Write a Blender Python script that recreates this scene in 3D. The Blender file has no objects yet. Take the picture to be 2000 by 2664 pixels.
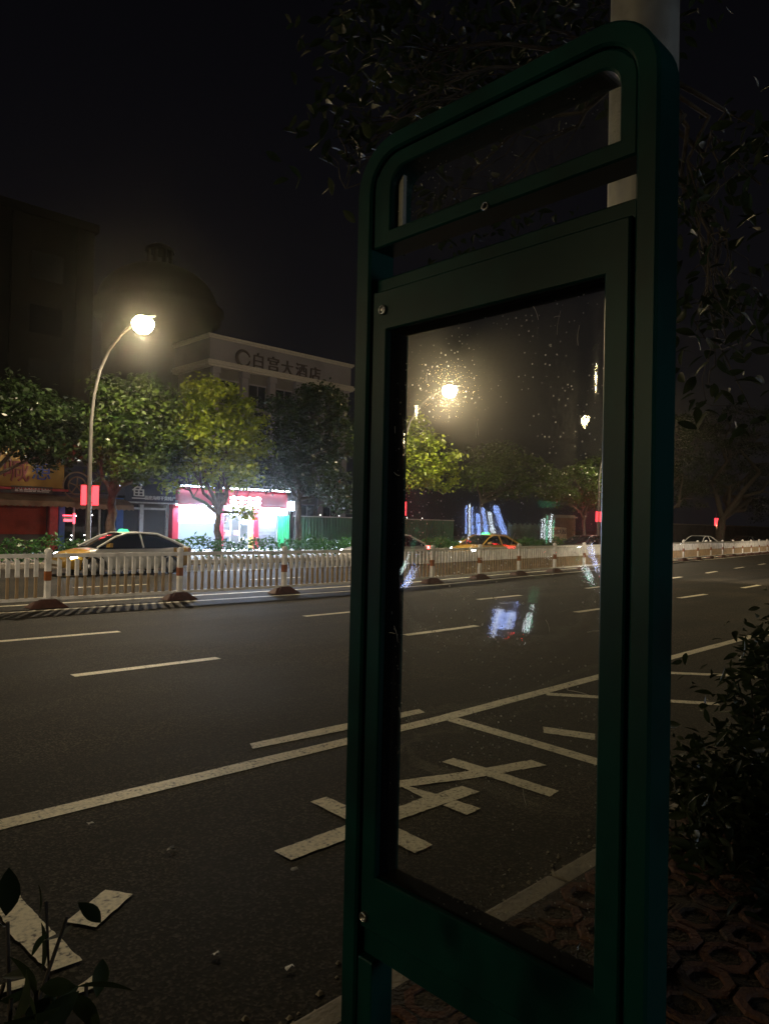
import bpy, bmesh, math, random
import numpy as np
from mathutils import Vector, Matrix

rnd = random.Random(7)
S = bpy.context.scene
COL = S.collection
PI = math.pi

# ------------------------------------------------------------------ camera
RX = Vector((0.71418963, -0.69963898, 0.02093975))     # camera right in world
RD = Vector((0.02613787, -0.00323751, -0.99965311))    # camera down
RF = Vector((0.69946407, 0.71448920, 0.01597487))      # camera forward
FPX, EYE = 1900.0, Vector((0, 0, 1.75))
cd = bpy.data.cameras.new("camera")
cam = bpy.data.objects.new("camera", cd)
COL.objects.link(cam)
cd.sensor_fit = 'HORIZONTAL'
cd.sensor_width = 36
cd.lens = 36 * FPX / 2000
cd.clip_start = 0.05
cd.clip_end = 600
m = Matrix.Identity(4)
for i in range(3):
    m[i][0] = RX[i]; m[i][1] = -RD[i]; m[i][2] = -RF[i]; m[i][3] = EYE[i]
cam.matrix_world = m
S.camera = cam

# ------------------------------------------------------------------ night sky and exposure
W = bpy.data.worlds.new("World")
S.world = W
W.use_nodes = True
wn = W.node_tree
bg = wn.nodes['Background']
tc = wn.nodes.new('ShaderNodeTexCoord')
sx = wn.nodes.new('ShaderNodeSeparateXYZ')
cr = wn.nodes.new('ShaderNodeValToRGB')
cr.color_ramp.elements[0].position = 0.0
cr.color_ramp.elements[0].color = (0.0042, 0.0040, 0.0054, 1)
cr.color_ramp.elements[1].position = 0.7
cr.color_ramp.elements[1].color = (0.0012, 0.0012, 0.0019, 1)
wn.links.new(tc.outputs['Generated'], sx.inputs[0])
wn.links.new(sx.outputs['Z'], cr.inputs[0])
wn.links.new(cr.outputs[0], bg.inputs['Color'])
bg.inputs['Strength'].default_value = 1.0
S.view_settings.view_transform = 'Standard'
S.view_settings.look = 'None'
S.view_settings.exposure = 0.0
S.view_settings.gamma = 1
S.render.engine = 'CYCLES'
cy = S.cycles
cy.use_denoising = True
cy.max_bounces = 8
cy.diffuse_bounces = 2
cy.glossy_bounces = 3
cy.transparent_max_bounces = 16
cy.volume_bounces = 0
cy.use_light_tree = True
cy.sample_clamp_indirect = 4.0
cy.caustics_reflective = False
cy.caustics_refractive = False

LAMP_W = 3500.0
HAZE_D = 0.0008

# ------------------------------------------------------------------ photo measurements -> world
def ray(px, py):
    return RX * (px - 1000) + RD * (py - 1332) + RF * FPX
def G(px, py, z=0.0):
    d = ray(px, py); t = (z - EYE.z) / d.z
    return Vector((d.x * t, d.y * t, z))
def P(px, py, Y):
    d = ray(px, py); t = Y / d.y
    return EYE + d * t
def PX(px, py, X):
    d = ray(px, py); t = X / d.x
    return EYE + d * t
def PD(px, py, dist):
    return EYE + ray(px, py).normalized() * dist

# ------------------------------------------------------------------ materials
MATS = {}
def node_mat(name):
    mt = bpy.data.materials.new(name); mt.use_nodes = True
    return mt, mt.node_tree.nodes, mt.node_tree.links
def mat(name, col, rough=0.6, metal=0.0, var=0.25, scale=6.0, bump=0.0, bscale=40.0, emit=None, es=0.0, spec=0.5, coat=0.0, col2=None):
    if name in MATS: return MATS[name]
    mt, n, l = node_mat(name)
    b = n['Principled BSDF']
    b.inputs['Roughness'].default_value = rough
    b.inputs['Metallic'].default_value = metal
    b.inputs['Specular IOR Level'].default_value = spec
    b.inputs['Coat Weight'].default_value = coat
    g = n.new('ShaderNodeNewGeometry')
    t = n.new('ShaderNodeTexNoise'); t.inputs['Scale'].default_value = scale; t.inputs['Detail'].default_value = 6
    r = n.new('ShaderNodeValToRGB')
    l.new(g.outputs['Position'], t.inputs['Vector'])
    l.new(t.outputs[0], r.inputs[0])
    c2 = col2 or tuple(c * (1 - var) for c in col)
    r.color_ramp.elements[0].position = 0.35; r.color_ramp.elements[0].color = (*c2, 1)
    r.color_ramp.elements[1].position = 0.55; r.color_ramp.elements[1].color = (*col, 1)
    l.new(r.outputs[0], b.inputs['Base Color'])
    if bump:
        t2 = n.new('ShaderNodeTexNoise'); t2.inputs['Scale'].default_value = bscale; t2.inputs['Detail'].default_value = 4
        bp = n.new('ShaderNodeBump'); bp.inputs['Strength'].default_value = bump; bp.inputs['Distance'].default_value = 0.02
        l.new(g.outputs['Position'], t2.inputs['Vector'])
        l.new(t2.outputs[0], bp.inputs['Height']); l.new(bp.outputs[0], b.inputs['Normal'])
    if emit:
        b.inputs['Emission Color'].default_value = (*emit, 1)
        b.inputs['Emission Strength'].default_value = es
    MATS[name] = mt
    return mt

def asphalt_mat():
    mt, n, l = node_mat('asphalt')
    b = n['Principled BSDF']
    g = n.new('ShaderNodeNewGeometry')
    v = n.new('ShaderNodeTexVoronoi'); v.inputs['Scale'].default_value = 75
    big = n.new('ShaderNodeTexNoise'); big.inputs['Scale'].default_value = 0.55; big.inputs['Detail'].default_value = 7
    fine = n.new('ShaderNodeTexNoise'); fine.inputs['Scale'].default_value = 60; fine.inputs['Detail'].default_value = 3
    for t in (v, big, fine): l.new(g.outputs['Position'], t.inputs['Vector'])
    r = n.new('ShaderNodeValToRGB')
    r.color_ramp.elements[0].position = 0.02; r.color_ramp.elements[0].color = (0.0075, 0.0081, 0.0077, 1)
    r.color_ramp.elements[1].position = 0.55; r.color_ramp.elements[1].color = (0.095, 0.089, 0.08, 1)
    e = r.color_ramp.elements.new(0.27); e.color = (0.017, 0.0162, 0.015, 1)
    sc = n.new('ShaderNodeSeparateColor'); l.new(v.outputs['Color'], sc.inputs[0])
    mx = n.new('ShaderNodeMath'); mx.operation = 'MULTIPLY'
    l.new(sc.outputs[0], mx.inputs[0]); l.new(fine.outputs[0], mx.inputs[1])
    l.new(mx.outputs[0], r.inputs[0])
    r2 = n.new('ShaderNodeValToRGB')
    r2.color_ramp.elements[0].position = 0.35; r2.color_ramp.elements[0].color = (0.55, 0.55, 0.57, 1)
    r2.color_ramp.elements[1].position = 0.65; r2.color_ramp.elements[1].color = (1.3, 1.15, 1.0, 1)
    l.new(big.outputs[0], r2.inputs[0])
    mm = n.new('ShaderNodeMix'); mm.data_type = 'RGBA'; mm.blend_type = 'MULTIPLY'; mm.inputs['Factor'].default_value = 1
    l.new(r.outputs[0], mm.inputs['A']); l.new(r2.outputs[0], mm.inputs['B'])
    # long dark tyre tracks and oil along the lanes, plus a few wandering cracks
    mp = n.new('ShaderNodeMapping'); mp.inputs['Scale'].default_value = (0.05, 1.1, 1)
    tk = n.new('ShaderNodeTexNoise'); tk.inputs['Scale'].default_value = 1.0; tk.inputs['Detail'].default_value = 4
    l.new(g.outputs['Position'], mp.inputs[0]); l.new(mp.outputs[0], tk.inputs['Vector'])
    r3 = n.new('ShaderNodeMapRange'); r3.inputs[1].default_value = 0.38; r3.inputs[2].default_value = 0.6; r3.inputs[3].default_value = 0.62; r3.inputs[4].default_value = 1.1
    l.new(tk.outputs[0], r3.inputs[0])
    wv = n.new('ShaderNodeTexNoise'); wv.inputs['Scale'].default_value = 0.9; wv.inputs['Detail'].default_value = 9; wv.inputs['Roughness'].default_value = .62
    l.new(g.outputs['Position'], wv.inputs['Vector'])
    ab = n.new('ShaderNodeMath'); ab.operation = 'SUBTRACT'; ab.inputs[1].default_value = 0.5; l.new(wv.outputs[0], ab.inputs[0])
    ab2 = n.new('ShaderNodeMath'); ab2.operation = 'ABSOLUTE'; l.new(ab.outputs[0], ab2.inputs[0])
    r4 = n.new('ShaderNodeMapRange'); r4.inputs[1].default_value = 0.0; r4.inputs[2].default_value = 0.004; r4.inputs[3].default_value = 0.45; r4.inputs[4].default_value = 1.0
    l.new(ab2.outputs[0], r4.inputs[0])
    m4 = n.new('ShaderNodeMath'); m4.operation = 'MULTIPLY'; l.new(r3.outputs[0], m4.inputs[0]); l.new(r4.outputs[0], m4.inputs[1])
    mm2 = n.new('ShaderNodeMix'); mm2.data_type = 'RGBA'; mm2.blend_type = 'MULTIPLY'; mm2.inputs['Factor'].default_value = 1
    l.new(mm.outputs['Result'], mm2.inputs['A']); l.new(m4.outputs[0], mm2.inputs['B'])
    l.new(mm2.outputs['Result'], b.inputs['Base Color'])
    rr = n.new('ShaderNodeMapRange'); b.inputs['Specular IOR Level'].default_value = 0.10; rr.inputs['To Min'].default_value = 0.68; rr.inputs['To Max'].default_value = 0.85
    l.new(big.outputs[0], rr.inputs[0]); l.new(rr.outputs[0], b.inputs['Roughness'])
    bp = n.new('ShaderNodeBump'); bp.inputs['Strength'].default_value = 0.35; bp.inputs['Distance'].default_value = 0.004
    l.new(v.outputs['Distance'], bp.inputs['Height']); l.new(bp.outputs[0], b.inputs['Normal'])
    return mt

def paint_mat(name, col):
    mt, n, l = node_mat(name)
    b = n['Principled BSDF']
    g = n.new('ShaderNodeNewGeometry')
    t = n.new('ShaderNodeTexNoise'); t.inputs['Scale'].default_value = 45; t.inputs['Detail'].default_value = 8
    t2 = n.new('ShaderNodeTexNoise'); t2.inputs['Scale'].default_value = 9.0; t2.inputs['Detail'].default_value = 8
    for q in (t, t2): l.new(g.outputs['Position'], q.inputs['Vector'])
    ad = n.new('ShaderNodeMath'); ad.operation = 'MULTIPLY_ADD'; ad.inputs[1].default_value = 0.5
    l.new(t2.outputs[0], ad.inputs[0]); l.new(t.outputs[0], ad.inputs[2])
    r = n.new('ShaderNodeValToRGB')
    r.color_ramp.elements[0].position = 0.54; r.color_ramp.elements[0].color = (0.09, 0.08, 0.07, 1)
    r.color_ramp.elements[1].position = 0.84; r.color_ramp.elements[1].color = (*col, 1)
    e = r.color_ramp.elements.new(0.64); e.color = tuple(c * 0.72 for c in col) + (1,)
    l.new(ad.outputs[0], r.inputs[0]); l.new(r.outputs[0], b.inputs['Base Color'])
    b.inputs['Roughness'].default_value = 0.55; b.inputs['Specular IOR Level'].default_value = 0.3
    bp = n.new('ShaderNodeBump'); bp.inputs['Strength'].default_value = 0.4; bp.inputs['Distance'].default_value = 0.004
    l.new(t.outputs[0], bp.inputs['Height']); l.new(bp.outputs[0], b.inputs['Normal'])
    return mt

def leaf_mat(name, c1, c2, gloss=0.25, rough=0.35, scale=1.2):
    mt, n, l = node_mat(name)
    b = n['Principled BSDF']
    g = n.new('ShaderNodeNewGeometry')
    t = n.new('ShaderNodeTexNoise'); t.inputs['Scale'].default_value = scale; t.inputs['Detail'].default_value = 5
    l.new(g.outputs['Position'], t.inputs['Vector'])
    r = n.new('ShaderNodeValToRGB')
    r.color_ramp.elements[0].position = 0.35; r.color_ramp.elements[0].color = (*c1, 1)
    r.color_ramp.elements[1].position = 0.65; r.color_ramp.elements[1].color = (*c2, 1)
    l.new(t.outputs[0], r.inputs[0]); l.new(r.outputs[0], b.inputs['Base Color'])
    b.inputs['Roughness'].default_value = rough
    b.inputs['Specular IOR Level'].default_value = gloss
    tr = n.new('ShaderNodeBsdfTranslucent'); l.new(r.outputs[0], tr.inputs[0])
    ms = n.new('ShaderNodeMixShader'); ms.inputs[0].default_value = 0.3
    l.new(b.outputs[0], ms.inputs[1]); l.new(tr.outputs[0], ms.inputs[2])
    l.new(ms.outputs[0], n['Material Output'].inputs['Surface'])
    return mt

def acrylic_mat(name, dirt=0.05, streak=0.06, rough=0.015, ior=1.5, film=0.05):
    """thin clear sheet: passes light straight, reflects by Fresnel, carries dust specks, scratches and dried run marks"""
    mt, n, l = node_mat(name)
    n.remove(n['Principled BSDF'])
    tr = n.new('ShaderNodeBsdfTransparent'); tr.inputs[0].default_value = (0.93, 0.94, 0.93, 1)
    gl = n.new('ShaderNodeBsdfGlossy'); gl.inputs['Roughness'].default_value = rough
    fr = n.new('ShaderNodeFresnel')
    gb = n.new('ShaderNodeNewGeometry'); io = n.new('ShaderNodeMix'); io.data_type = 'FLOAT'
    io.inputs['A'].default_value = ior; io.inputs['B'].default_value = 1 / ior      # a thin sheet reflects alike from both sides
    l.new(gb.outputs['Backfacing'], io.inputs['Factor']); l.new(io.outputs['Result'], fr.inputs[0])
    ms = n.new('ShaderNodeMixShader')
    l.new(fr.outputs[0], ms.inputs[0]); l.new(tr.outputs[0], ms.inputs[1]); l.new(gl.outputs[0], ms.inputs[2])
    g = n.new('ShaderNodeNewGeometry')
    mp = n.new('ShaderNodeMapping'); mp.inputs['Scale'].default_value = (1, 40, 2.2)
    l.new(g.outputs['Position'], mp.inputs[0])
    ns = n.new('ShaderNodeTexNoise'); ns.inputs['Scale'].default_value = 2.2; ns.inputs['Detail'].default_value = 6
    l.new(mp.outputs[0], ns.inputs['Vector'])
    r1 = n.new('ShaderNodeMapRange'); r1.inputs[1].default_value = 0.5; r1.inputs[2].default_value = 0.8
    r1.inputs[3].default_value = 0; r1.inputs[4].default_value = streak
    l.new(ns.outputs[0], r1.inputs[0])
    vo = n.new('ShaderNodeTexVoronoi'); vo.inputs['Scale'].default_value = 62
    l.new(g.outputs['Position'], vo.inputs['Vector'])
    r2 = n.new('ShaderNodeMapRange'); r2.inputs[1].default_value = 0.15; r2.inputs[2].default_value = 0.07
    r2.inputs[3].default_value = 0; r2.inputs[4].default_value = 1
    l.new(vo.outputs['Distance'], r2.inputs[0])
    n3 = n.new('ShaderNodeTexNoise'); n3.inputs['Scale'].default_value = 5; n3.inputs['Detail'].default_value = 3
    l.new(g.outputs['Position'], n3.inputs['Vector'])
    r3 = n.new('ShaderNodeMapRange'); r3.inputs[1].default_value = 0.42; r3.inputs[2].default_value = 0.66
    r3.inputs[3].default_value = 0; r3.inputs[4].default_value = dirt * 6
    l.new(n3.outputs[0], r3.inputs[0])
    mu = n.new('ShaderNodeMath'); mu.operation = 'MULTIPLY'
    l.new(r2.outputs[0], mu.inputs[0]); l.new(r3.outputs[0], mu.inputs[1])
    ad = n.new('ShaderNodeMath'); ad.operation = 'ADD'
    l.new(mu.outputs[0], ad.inputs[0]); l.new(r1.outputs[0], ad.inputs[1])
    ad2 = n.new('ShaderNodeMath'); ad2.operation = 'ADD'; ad2.inputs[1].default_value = dirt * 0.06
    l.new(ad.outputs[0], ad2.inputs[0])
    df = n.new('ShaderNodeBsdfDiffuse'); df.inputs[0].default_value = (0.5, 0.48, 0.44, 1)
    tl = n.new('ShaderNodeBsdfTranslucent'); tl.inputs[0].default_value = (0.6, 0.58, 0.52, 1)
    md = n.new('ShaderNodeMixShader'); md.inputs[0].default_value = 0.6
    l.new(df.outputs[0], md.inputs[1]); l.new(tl.outputs[0], md.inputs[2])
    # dust film spreads bright lights seen through it into a soft, speckled glow
    rf = n.new('ShaderNodeBsdfRefraction'); rf.inputs['IOR'].default_value = 1.06; rf.inputs['Roughness'].default_value = 0.55
    n5 = n.new('ShaderNodeTexNoise'); n5.inputs['Scale'].default_value = 140; n5.inputs['Detail'].default_value = 2
    l.new(g.outputs['Position'], n5.inputs['Vector'])
    r5 = n.new('ShaderNodeMapRange'); r5.inputs[1].default_value = 0.45; r5.inputs[2].default_value = 0.75
    r5.inputs[3].default_value = film * .3; r5.inputs[4].default_value = film * 1.7
    l.new(n5.outputs[0], r5.inputs[0])
    rf.inputs['Roughness'].default_value = 0.9
    rg = n.new('ShaderNodeBsdfRefraction'); rg.inputs['IOR'].default_value = 1 / 1.05; rg.inputs['Roughness'].default_value = 0.9
    mr = n.new('ShaderNodeMixShader'); l.new(rf.outputs[0], mr.inputs[1]); l.new(rg.outputs[0], mr.inputs[2])
    fs = n.new('ShaderNodeMath'); fs.operation = 'MULTIPLY_ADD'; fs.inputs[1].default_value = 4.0
    l.new(mu.outputs[0], fs.inputs[0]); l.new(r5.outputs[0], fs.inputs[2])
    m3 = n.new('ShaderNodeMixShader')
    l.new(fs.outputs[0], m3.inputs[0]); l.new(ms.outputs[0], m3.inputs[1]); l.new(mr.outputs[0], m3.inputs[2])
    m2 = n.new('ShaderNodeMixShader')
    l.new(ad2.outputs[0], m2.inputs[0]); l.new(m3.outputs[0], m2.inputs[1]); l.new(md.outputs[0], m2.inputs[2])
    l.new(m2.outputs[0], n['Material Output'].inputs['Surface'])
    return mt

def glow(name, col, s):
    if name in MATS: return MATS[name]
    mt, n, l = node_mat(name)
    b = n['Principled BSDF']
    b.inputs['Base Color'].default_value = tuple(min(1, c) * 0.8 for c in col) + (1,)
    b.inputs['Emission Color'].default_value = (*col, 1)
    b.inputs['Emission Strength'].default_value = s
    MATS[name] = mt
    return mt

def glass_dark(name='dark_glass', col=(0.01, 0.011, 0.013), rough=0.05):
    return mat(name, col, rough=rough, var=0.1, spec=0.6)

M_ASPH = asphalt_mat()
M_PAINT = paint_mat('road_paint', (0.86, 0.79, 0.62))
M_KERB = mat('kerb_stone', (0.30, 0.27, 0.23), 0.85, var=0.35, scale=9, bump=0.4, bscale=60)
M_PAVER = mat('red_paver', (0.11, 0.058, 0.044), 0.9, var=0.5, scale=5, bump=0.8, bscale=60, col2=(0.065, 0.052, 0.045), spec=.1)
M_SOIL = mat('soil', (0.03, 0.022, 0.016), 0.95, var=0.6, scale=30, bump=0.9, bscale=60)
M_FARPAVE = mat('far_pavement', (0.2, 0.18, 0.16), 0.8, var=0.3, scale=3)
M_GREEN = mat('green_paint', (0.0006, 0.036, 0.033), 0.36, var=0.45, scale=4, bump=0.012, bscale=160, spec=0.2)
M_GREEN_IN = mat('green_paint_inside', (0.006, 0.03, 0.022), 0.45, var=0.3, scale=9)
M_GASKET = mat('black_gasket', (0.006, 0.006, 0.007), 0.9, spec=.05)
M_STEEL = mat('steel', (0.45, 0.45, 0.46), 0.3, metal=0.9)
M_GALV = mat('galvanised', (0.42, 0.41, 0.39), 0.45, metal=0.55, var=0.3, scale=5)
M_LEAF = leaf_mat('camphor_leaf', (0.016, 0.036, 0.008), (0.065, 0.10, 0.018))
M_LEAFD = leaf_mat('dim_camphor_leaf', (0.008, 0.018, 0.007), (0.024, 0.042, 0.012))  # dimness of the unlit crowns put into the leaf colour
M_LEAFN = leaf_mat('near_leaf', (0.013, 0.02, 0.009), (0.028, 0.04, 0.015), gloss=0.12, rough=0.5, scale=6)
M_BARK = mat('bark', (0.055, 0.042, 0.032), 0.9, var=0.6, scale=7, bump=0.9, bscale=22)
M_WHITE = mat('barrier_white', (0.82, 0.79, 0.77), 0.45, var=0.3, scale=4)
M_TAN = mat('barrier_tan', (0.36, 0.255, 0.15), 0.5, var=0.35, scale=4)
M_REFB = mat('barrier_reflector', (0.30, 0.10, 0.03), 0.35, var=0.3)
M_RUB = mat('barrier_foot', (0.09, 0.035, 0.025), 0.75, var=0.4, scale=8)

# ------------------------------------------------------------------ mesh helpers
def setprops(o, label=None, cat=None, group=None, kind=None):
    if label: o['label'] = label
    if cat: o['category'] = cat
    if group: o['group'] = group
    if kind: o['kind'] = kind
    return o
def thing(name, label, cat, loc=(0, 0, 0), rz=0.0, group=None):
    o = bpy.data.objects.new(name, None)
    o.empty_display_size = 0.2
    COL.objects.link(o); o.location = loc; o.rotation_euler = (0, 0, rz)
    return setprops(o, label, cat, group)
def new_obj(name, me, parent=None):
    o = bpy.data.objects.new(name, me); COL.objects.link(o)
    if parent is not None: o.parent = parent
    return o
class MB:
    def __init__(s): s.v = []; s.f = []; s.mi = []; s.sm = []
    def add(s, vs, fs, mi=0, smooth=False):
        o = len(s.v); s.v += [tuple(v) for v in vs]
        for f in fs: s.f.append(tuple(i + o for i in f)); s.mi.append(mi); s.sm.append(smooth)
        return s
    def box(s, a, b, mi=0):
        x0, y0, z0 = a; x1, y1, z1 = b
        return s.add([(x0, y0, z0), (x1, y0, z0), (x1, y1, z0), (x0, y1, z0), (x0, y0, z1), (x1, y0, z1), (x1, y1, z1), (x0, y1, z1)],
                     [(0, 3, 2, 1), (4, 5, 6, 7), (0, 1, 5, 4), (1, 2, 6, 5), (2, 3, 7, 6), (3, 0, 4, 7)], mi)
    def hexa(s, v8, mi=0):
        return s.add(v8, [(0, 3, 2, 1), (4, 5, 6, 7), (0, 1, 5, 4), (1, 2, 6, 5), (2, 3, 7, 6), (3, 0, 4, 7)], mi)
    def obox(s, p, q, up, wd, ht, mi=0):
        """bar from p to q, width wd sideways, ht along up"""
        p, q, up = Vector(p), Vector(q), Vector(up).normalized()
        sd = (q - p).cross(up).normalized() * wd / 2; u = up * ht / 2
        return s.hexa([p - sd - u, q - sd - u, q + sd - u, p + sd - u, p - sd + u, q - sd + u, q + sd + u, p + sd + u], mi)
    def tube(s, pts, rad, n=10, mi=0, cap=True):
        pts = [Vector(p) for p in pts]
        if not hasattr(rad, '__len__'): rad = [rad] * len(pts)
        vs = []; fs = []
        ref = Vector((0.13, 0.31, 1)).normalized()
        for i, p in enumerate(pts):
            d = (pts[min(i + 1, len(pts) - 1)] - pts[max(i - 1, 0)]).normalized()
            a = d.cross(ref if abs(d.dot(ref)) < 0.97 else Vector((1, 0, 0))).normalized(); b = d.cross(a)
            for k in range(n):
                t = 2 * PI * k / n
                vs.append(p + (a * math.cos(t) + b * math.sin(t)) * rad[i])
        for i in range(len(pts) - 1):
            for k in range(n):
                fs.append((i * n + k, i * n + (k + 1) % n, (i + 1) * n + (k + 1) % n, (i + 1) * n + k))
        s.add(vs, fs, mi, True)
        if cap:
            s.add(vs[:n], [tuple(range(n))], mi); s.add(vs[-n:], [tuple(reversed(range(n)))], mi)
        return s
    def lathe(s, c, prof, n=20, mi=0, axis='z'):
        vs = []; fs = []
        for (r, h) in prof:
            for k in range(n):
                t = 2 * PI * k / n
                a, b = r * math.cos(t), r * math.sin(t)
                vs.append((c[0] + a, c[1] + b, c[2] + h) if axis == 'z' else (c[0] + a, c[1] + h, c[2] + b) if axis == 'y' else (c[0] + h, c[1] + a, c[2] + b))
        for i in range(len(prof) - 1):
            for k in range(n):
                fs.append((i * n + k, i * n + (k + 1) % n, (i + 1) * n + (k + 1) % n, (i + 1) * n + k))
        s.add(vs, fs, mi, True)
        if prof[0][0] > 1e-4: s.add(vs[:n], [tuple(reversed(range(n)))], mi)
        if prof[-1][0] > 1e-4: s.add(vs[-n:], [tuple(range(n))], mi)
        return s
    def grid(s, rows, mi=0, smooth=True, closed=False):
        nr, nc = len(rows), len(rows[0]); vs = [p for r in rows for p in r]; fs = []
        for i in range(nr - 1):
            for k in range(nc if closed else nc - 1):
                k2 = (k + 1) % nc
                fs.append((i * nc + k, i * nc + k2, (i + 1) * nc + k2, (i + 1) * nc + k))
        return s.add(vs, fs, mi, smooth)
    def build(s, name, mats, parent=None, bevel=0.0, fix=True):
        me = bpy.data.meshes.new(name)
        me.from_pydata(s.v, [], s.f)
        for mt in (mats if isinstance(mats, (list, tuple)) else [mats]): me.materials.append(mt)
        me.polygons.foreach_set('material_index', s.mi)
        me.polygons.foreach_set('use_smooth', s.sm)
        if fix:
            bm = bmesh.new(); bm.from_mesh(me)
            bmesh.ops.recalc_face_normals(bm, faces=bm.faces); bm.to_mesh(me); bm.free()
        me.update()
        o = new_obj(name, me, parent)
        if bevel:
            md = o.modifiers.new('bevel', 'BEVEL'); md.width = bevel; md.segments = 2; md.limit_method = 'ANGLE'; md.angle_limit = 0.6
        return o
def copy_tree(o, parent=None):
    c = o.copy(); COL.objects.link(c)
    if parent is not None: c.parent = parent
    for ch in list(o.children): copy_tree(ch, c)
    return c
def text_mesh(name, body, size, depth, mt, parent, M, track=1.0):
    """lettering as solid mesh; M places it: local x right, y up, z out of the wall"""
    c = bpy.data.curves.new(name, 'FONT'); c.body = body; c.size = size; c.extrude = depth; c.space_character = track
    c.align_x = 'CENTER'; c.align_y = 'CENTER'; c.resolution_u = 3
    t = bpy.data.objects.new(name, c); COL.objects.link(t)
    dg = bpy.context.evaluated_depsgraph_get()
    me = bpy.data.meshes.new_from_object(t.evaluated_get(dg))
    bpy.data.objects.remove(t); bpy.data.curves.remove(c)
    me.transform(M); me.materials.clear(); me.materials.append(mt)
    me.name = name
    return new_obj(name, me, parent)
def wallM(p, yaw=0.0):
    """text frame on a wall whose outside faces -Y (yaw turns it about Z)"""
    return Matrix.Translation(p) @ Matrix.Rotation(yaw, 4, 'Z') @ Matrix.Rotation(PI / 2, 4, 'X')

# ------------------------------------------------------------------ leaves, trees
def leaf_mesh(name, pts, size, mt, parent=None, seed=0, droop=0.25, width=0.5, jitter=0.35, fine=False):
    rs = np.random.RandomState(seed); pts = np.asarray(pts, dtype=float); N = len(pts)
    a = rs.normal(size=(N, 3)); a[:, 2] = a[:, 2] * 0.55 - droop; a /= np.linalg.norm(a, axis=1)[:, None]
    u = rs.normal(size=(N, 3)); u[:, 2] += 0.9
    s = np.cross(a, u); s /= np.linalg.norm(s, axis=1)[:, None] + 1e-9
    nn = np.cross(s, a)
    L = size * (1 + jitter * rs.uniform(-1, 1, N))[:, None]
    Wd = L * width * 0.5
    if fine:
        ts = np.array([0, .10, .25, .42, .60, .78, .91, 1.0]); ws = np.array([.03, .42, .82, 1.0, .92, .62, .28, 0.0])
        bend = rs.uniform(.04, .22, N)[:, None]
        cols = []
        for t_, w_ in zip(ts, ws):
            c = pts + a * L * t_ - nn * L * bend * t_ * t_
            cols += [c + s * Wd * w_ + nn * L * .07 * w_, c, c - s * Wd * w_ + nn * L * .07 * w_]
        V = np.stack(cols, 1).reshape(-1, 3); q = []
        for i_ in range(len(ts) - 1):
            o_ = i_ * 3; q += [[o_, o_ + 1, o_ + 4, o_ + 3], [o_ + 1, o_ + 2, o_ + 5, o_ + 4]]
        F = (np.array(q)[None] + (np.arange(N) * len(ts) * 3)[:, None, None]).reshape(-1, 4); nv = 4
    else:
        V = np.stack([pts, pts + a * L * .45 + s * Wd + nn * L * .08, pts + a * L, pts + a * L * .45 - s * Wd + nn * L * .08], 1).reshape(-1, 3)
        F = np.arange(N * 4).reshape(-1, 4); nv = 4
    me = bpy.data.meshes.new(name)
    me.vertices.add(len(V)); me.vertices.foreach_set('co', V.ravel())
    me.loops.add(F.size); me.loops.foreach_set('vertex_index', F.ravel().astype(np.int32))
    me.polygons.add(len(F)); me.polygons.foreach_set('loop_start', (np.arange(len(F)) * nv).astype(np.int32))
    me.materials.append(mt); me.update(calc_edges=True)
    return new_obj(name, me, parent)
def clump_points(blobs, clumps, per, sig, seed):
    rs = np.random.RandomState(seed); out = []; cents = []
    vol = np.array([r[0] * r[1] * r[2] for c, r in blobs]) ** 0.67; vol /= vol.sum()
    for (c, r), w in zip(blobs, vol):
        k = max(1, int(clumps * w))
        d = rs.normal(size=(k, 3)); d /= np.linalg.norm(d, axis=1)[:, None]
        rr = rs.uniform(0.45, 1.0, k) ** 0.6
        cc = np.array(c) + d * rr[:, None] * np.array(r)
        for q in cc:
            nn = int(per * rs.uniform(0.5, 1.4)); sg = sig * rs.uniform(0.7, 1.3)
            p = rs.normal(size=(nn, 3)) * sg * np.array([1, 1, 0.62])
            out.append(q + p); cents.append(q)
    return np.concatenate(out), cents
def curve_pts(a, b, n=6, wob=0.15, seed=0, sag=0.0):
    r = random.Random(seed); a, b = Vector(a), Vector(b); L = (b - a).length
    o = []
    for i in range(n + 1):
        t = i / n; p = a.lerp(b, t)
        k = math.sin(PI * t)
        p += Vector((r.uniform(-1, 1), r.uniform(-1, 1), r.uniform(-.5, .5))) * wob * L * 0.12 * k + Vector((0, 0, sag * k * L))
        o.append(p)
    return o
def tree(label, base, r0, fork, blobs, clumps, per, sig, leaf, seed, mt=None, group=None, name='street_tree', bend=0.0, cat='tree', fine=False, width=0.5, droop=0.25):
    t = thing(name, label, cat, base, 0, group)
    b = Vector(base); loc = lambda p: Vector(p) - b
    mb = MB(); fk = Vector(fork)
    tp = curve_pts((0, 0, 0), loc(fk), 7, 0.22, seed)
    mb.tube(tp, [r0 * (1.45 - 0.0 if i == 0 else 1.12 - 0.05 * i) for i in range(len(tp))], 12)
    pts, cents = clump_points(blobs, clumps, per, sig, seed)
    rr = random.Random(seed)
    for i, (c, r) in enumerate(blobs):
        q = curve_pts(loc(fk), loc(c), 6, 0.9, seed + i, 0.06)
        rad = [r0 * (0.62 - 0.085 * k) for k in range(len(q))]
        mb.tube(q, rad, 8)
        near = sorted(cents, key=lambda e: (Vector(e) - Vector(c)).length)[:14]
        for e in near[::2]:
            s0 = q[rr.randint(3, len(q) - 1)]
            mb.tube(curve_pts(s0, loc(e), 4, 1.0, rr.randint(0, 9999)), [r0 * .18, r0 * .14, r0 * .11, r0 * .08, r0 * .05], 5)
    mb.build('trunk', M_BARK, t)
    leaf_mesh('crown', pts - np.array(base), leaf, mt or M_LEAF, t, seed, fine=fine, width=width, droop=droop)
    return t

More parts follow.
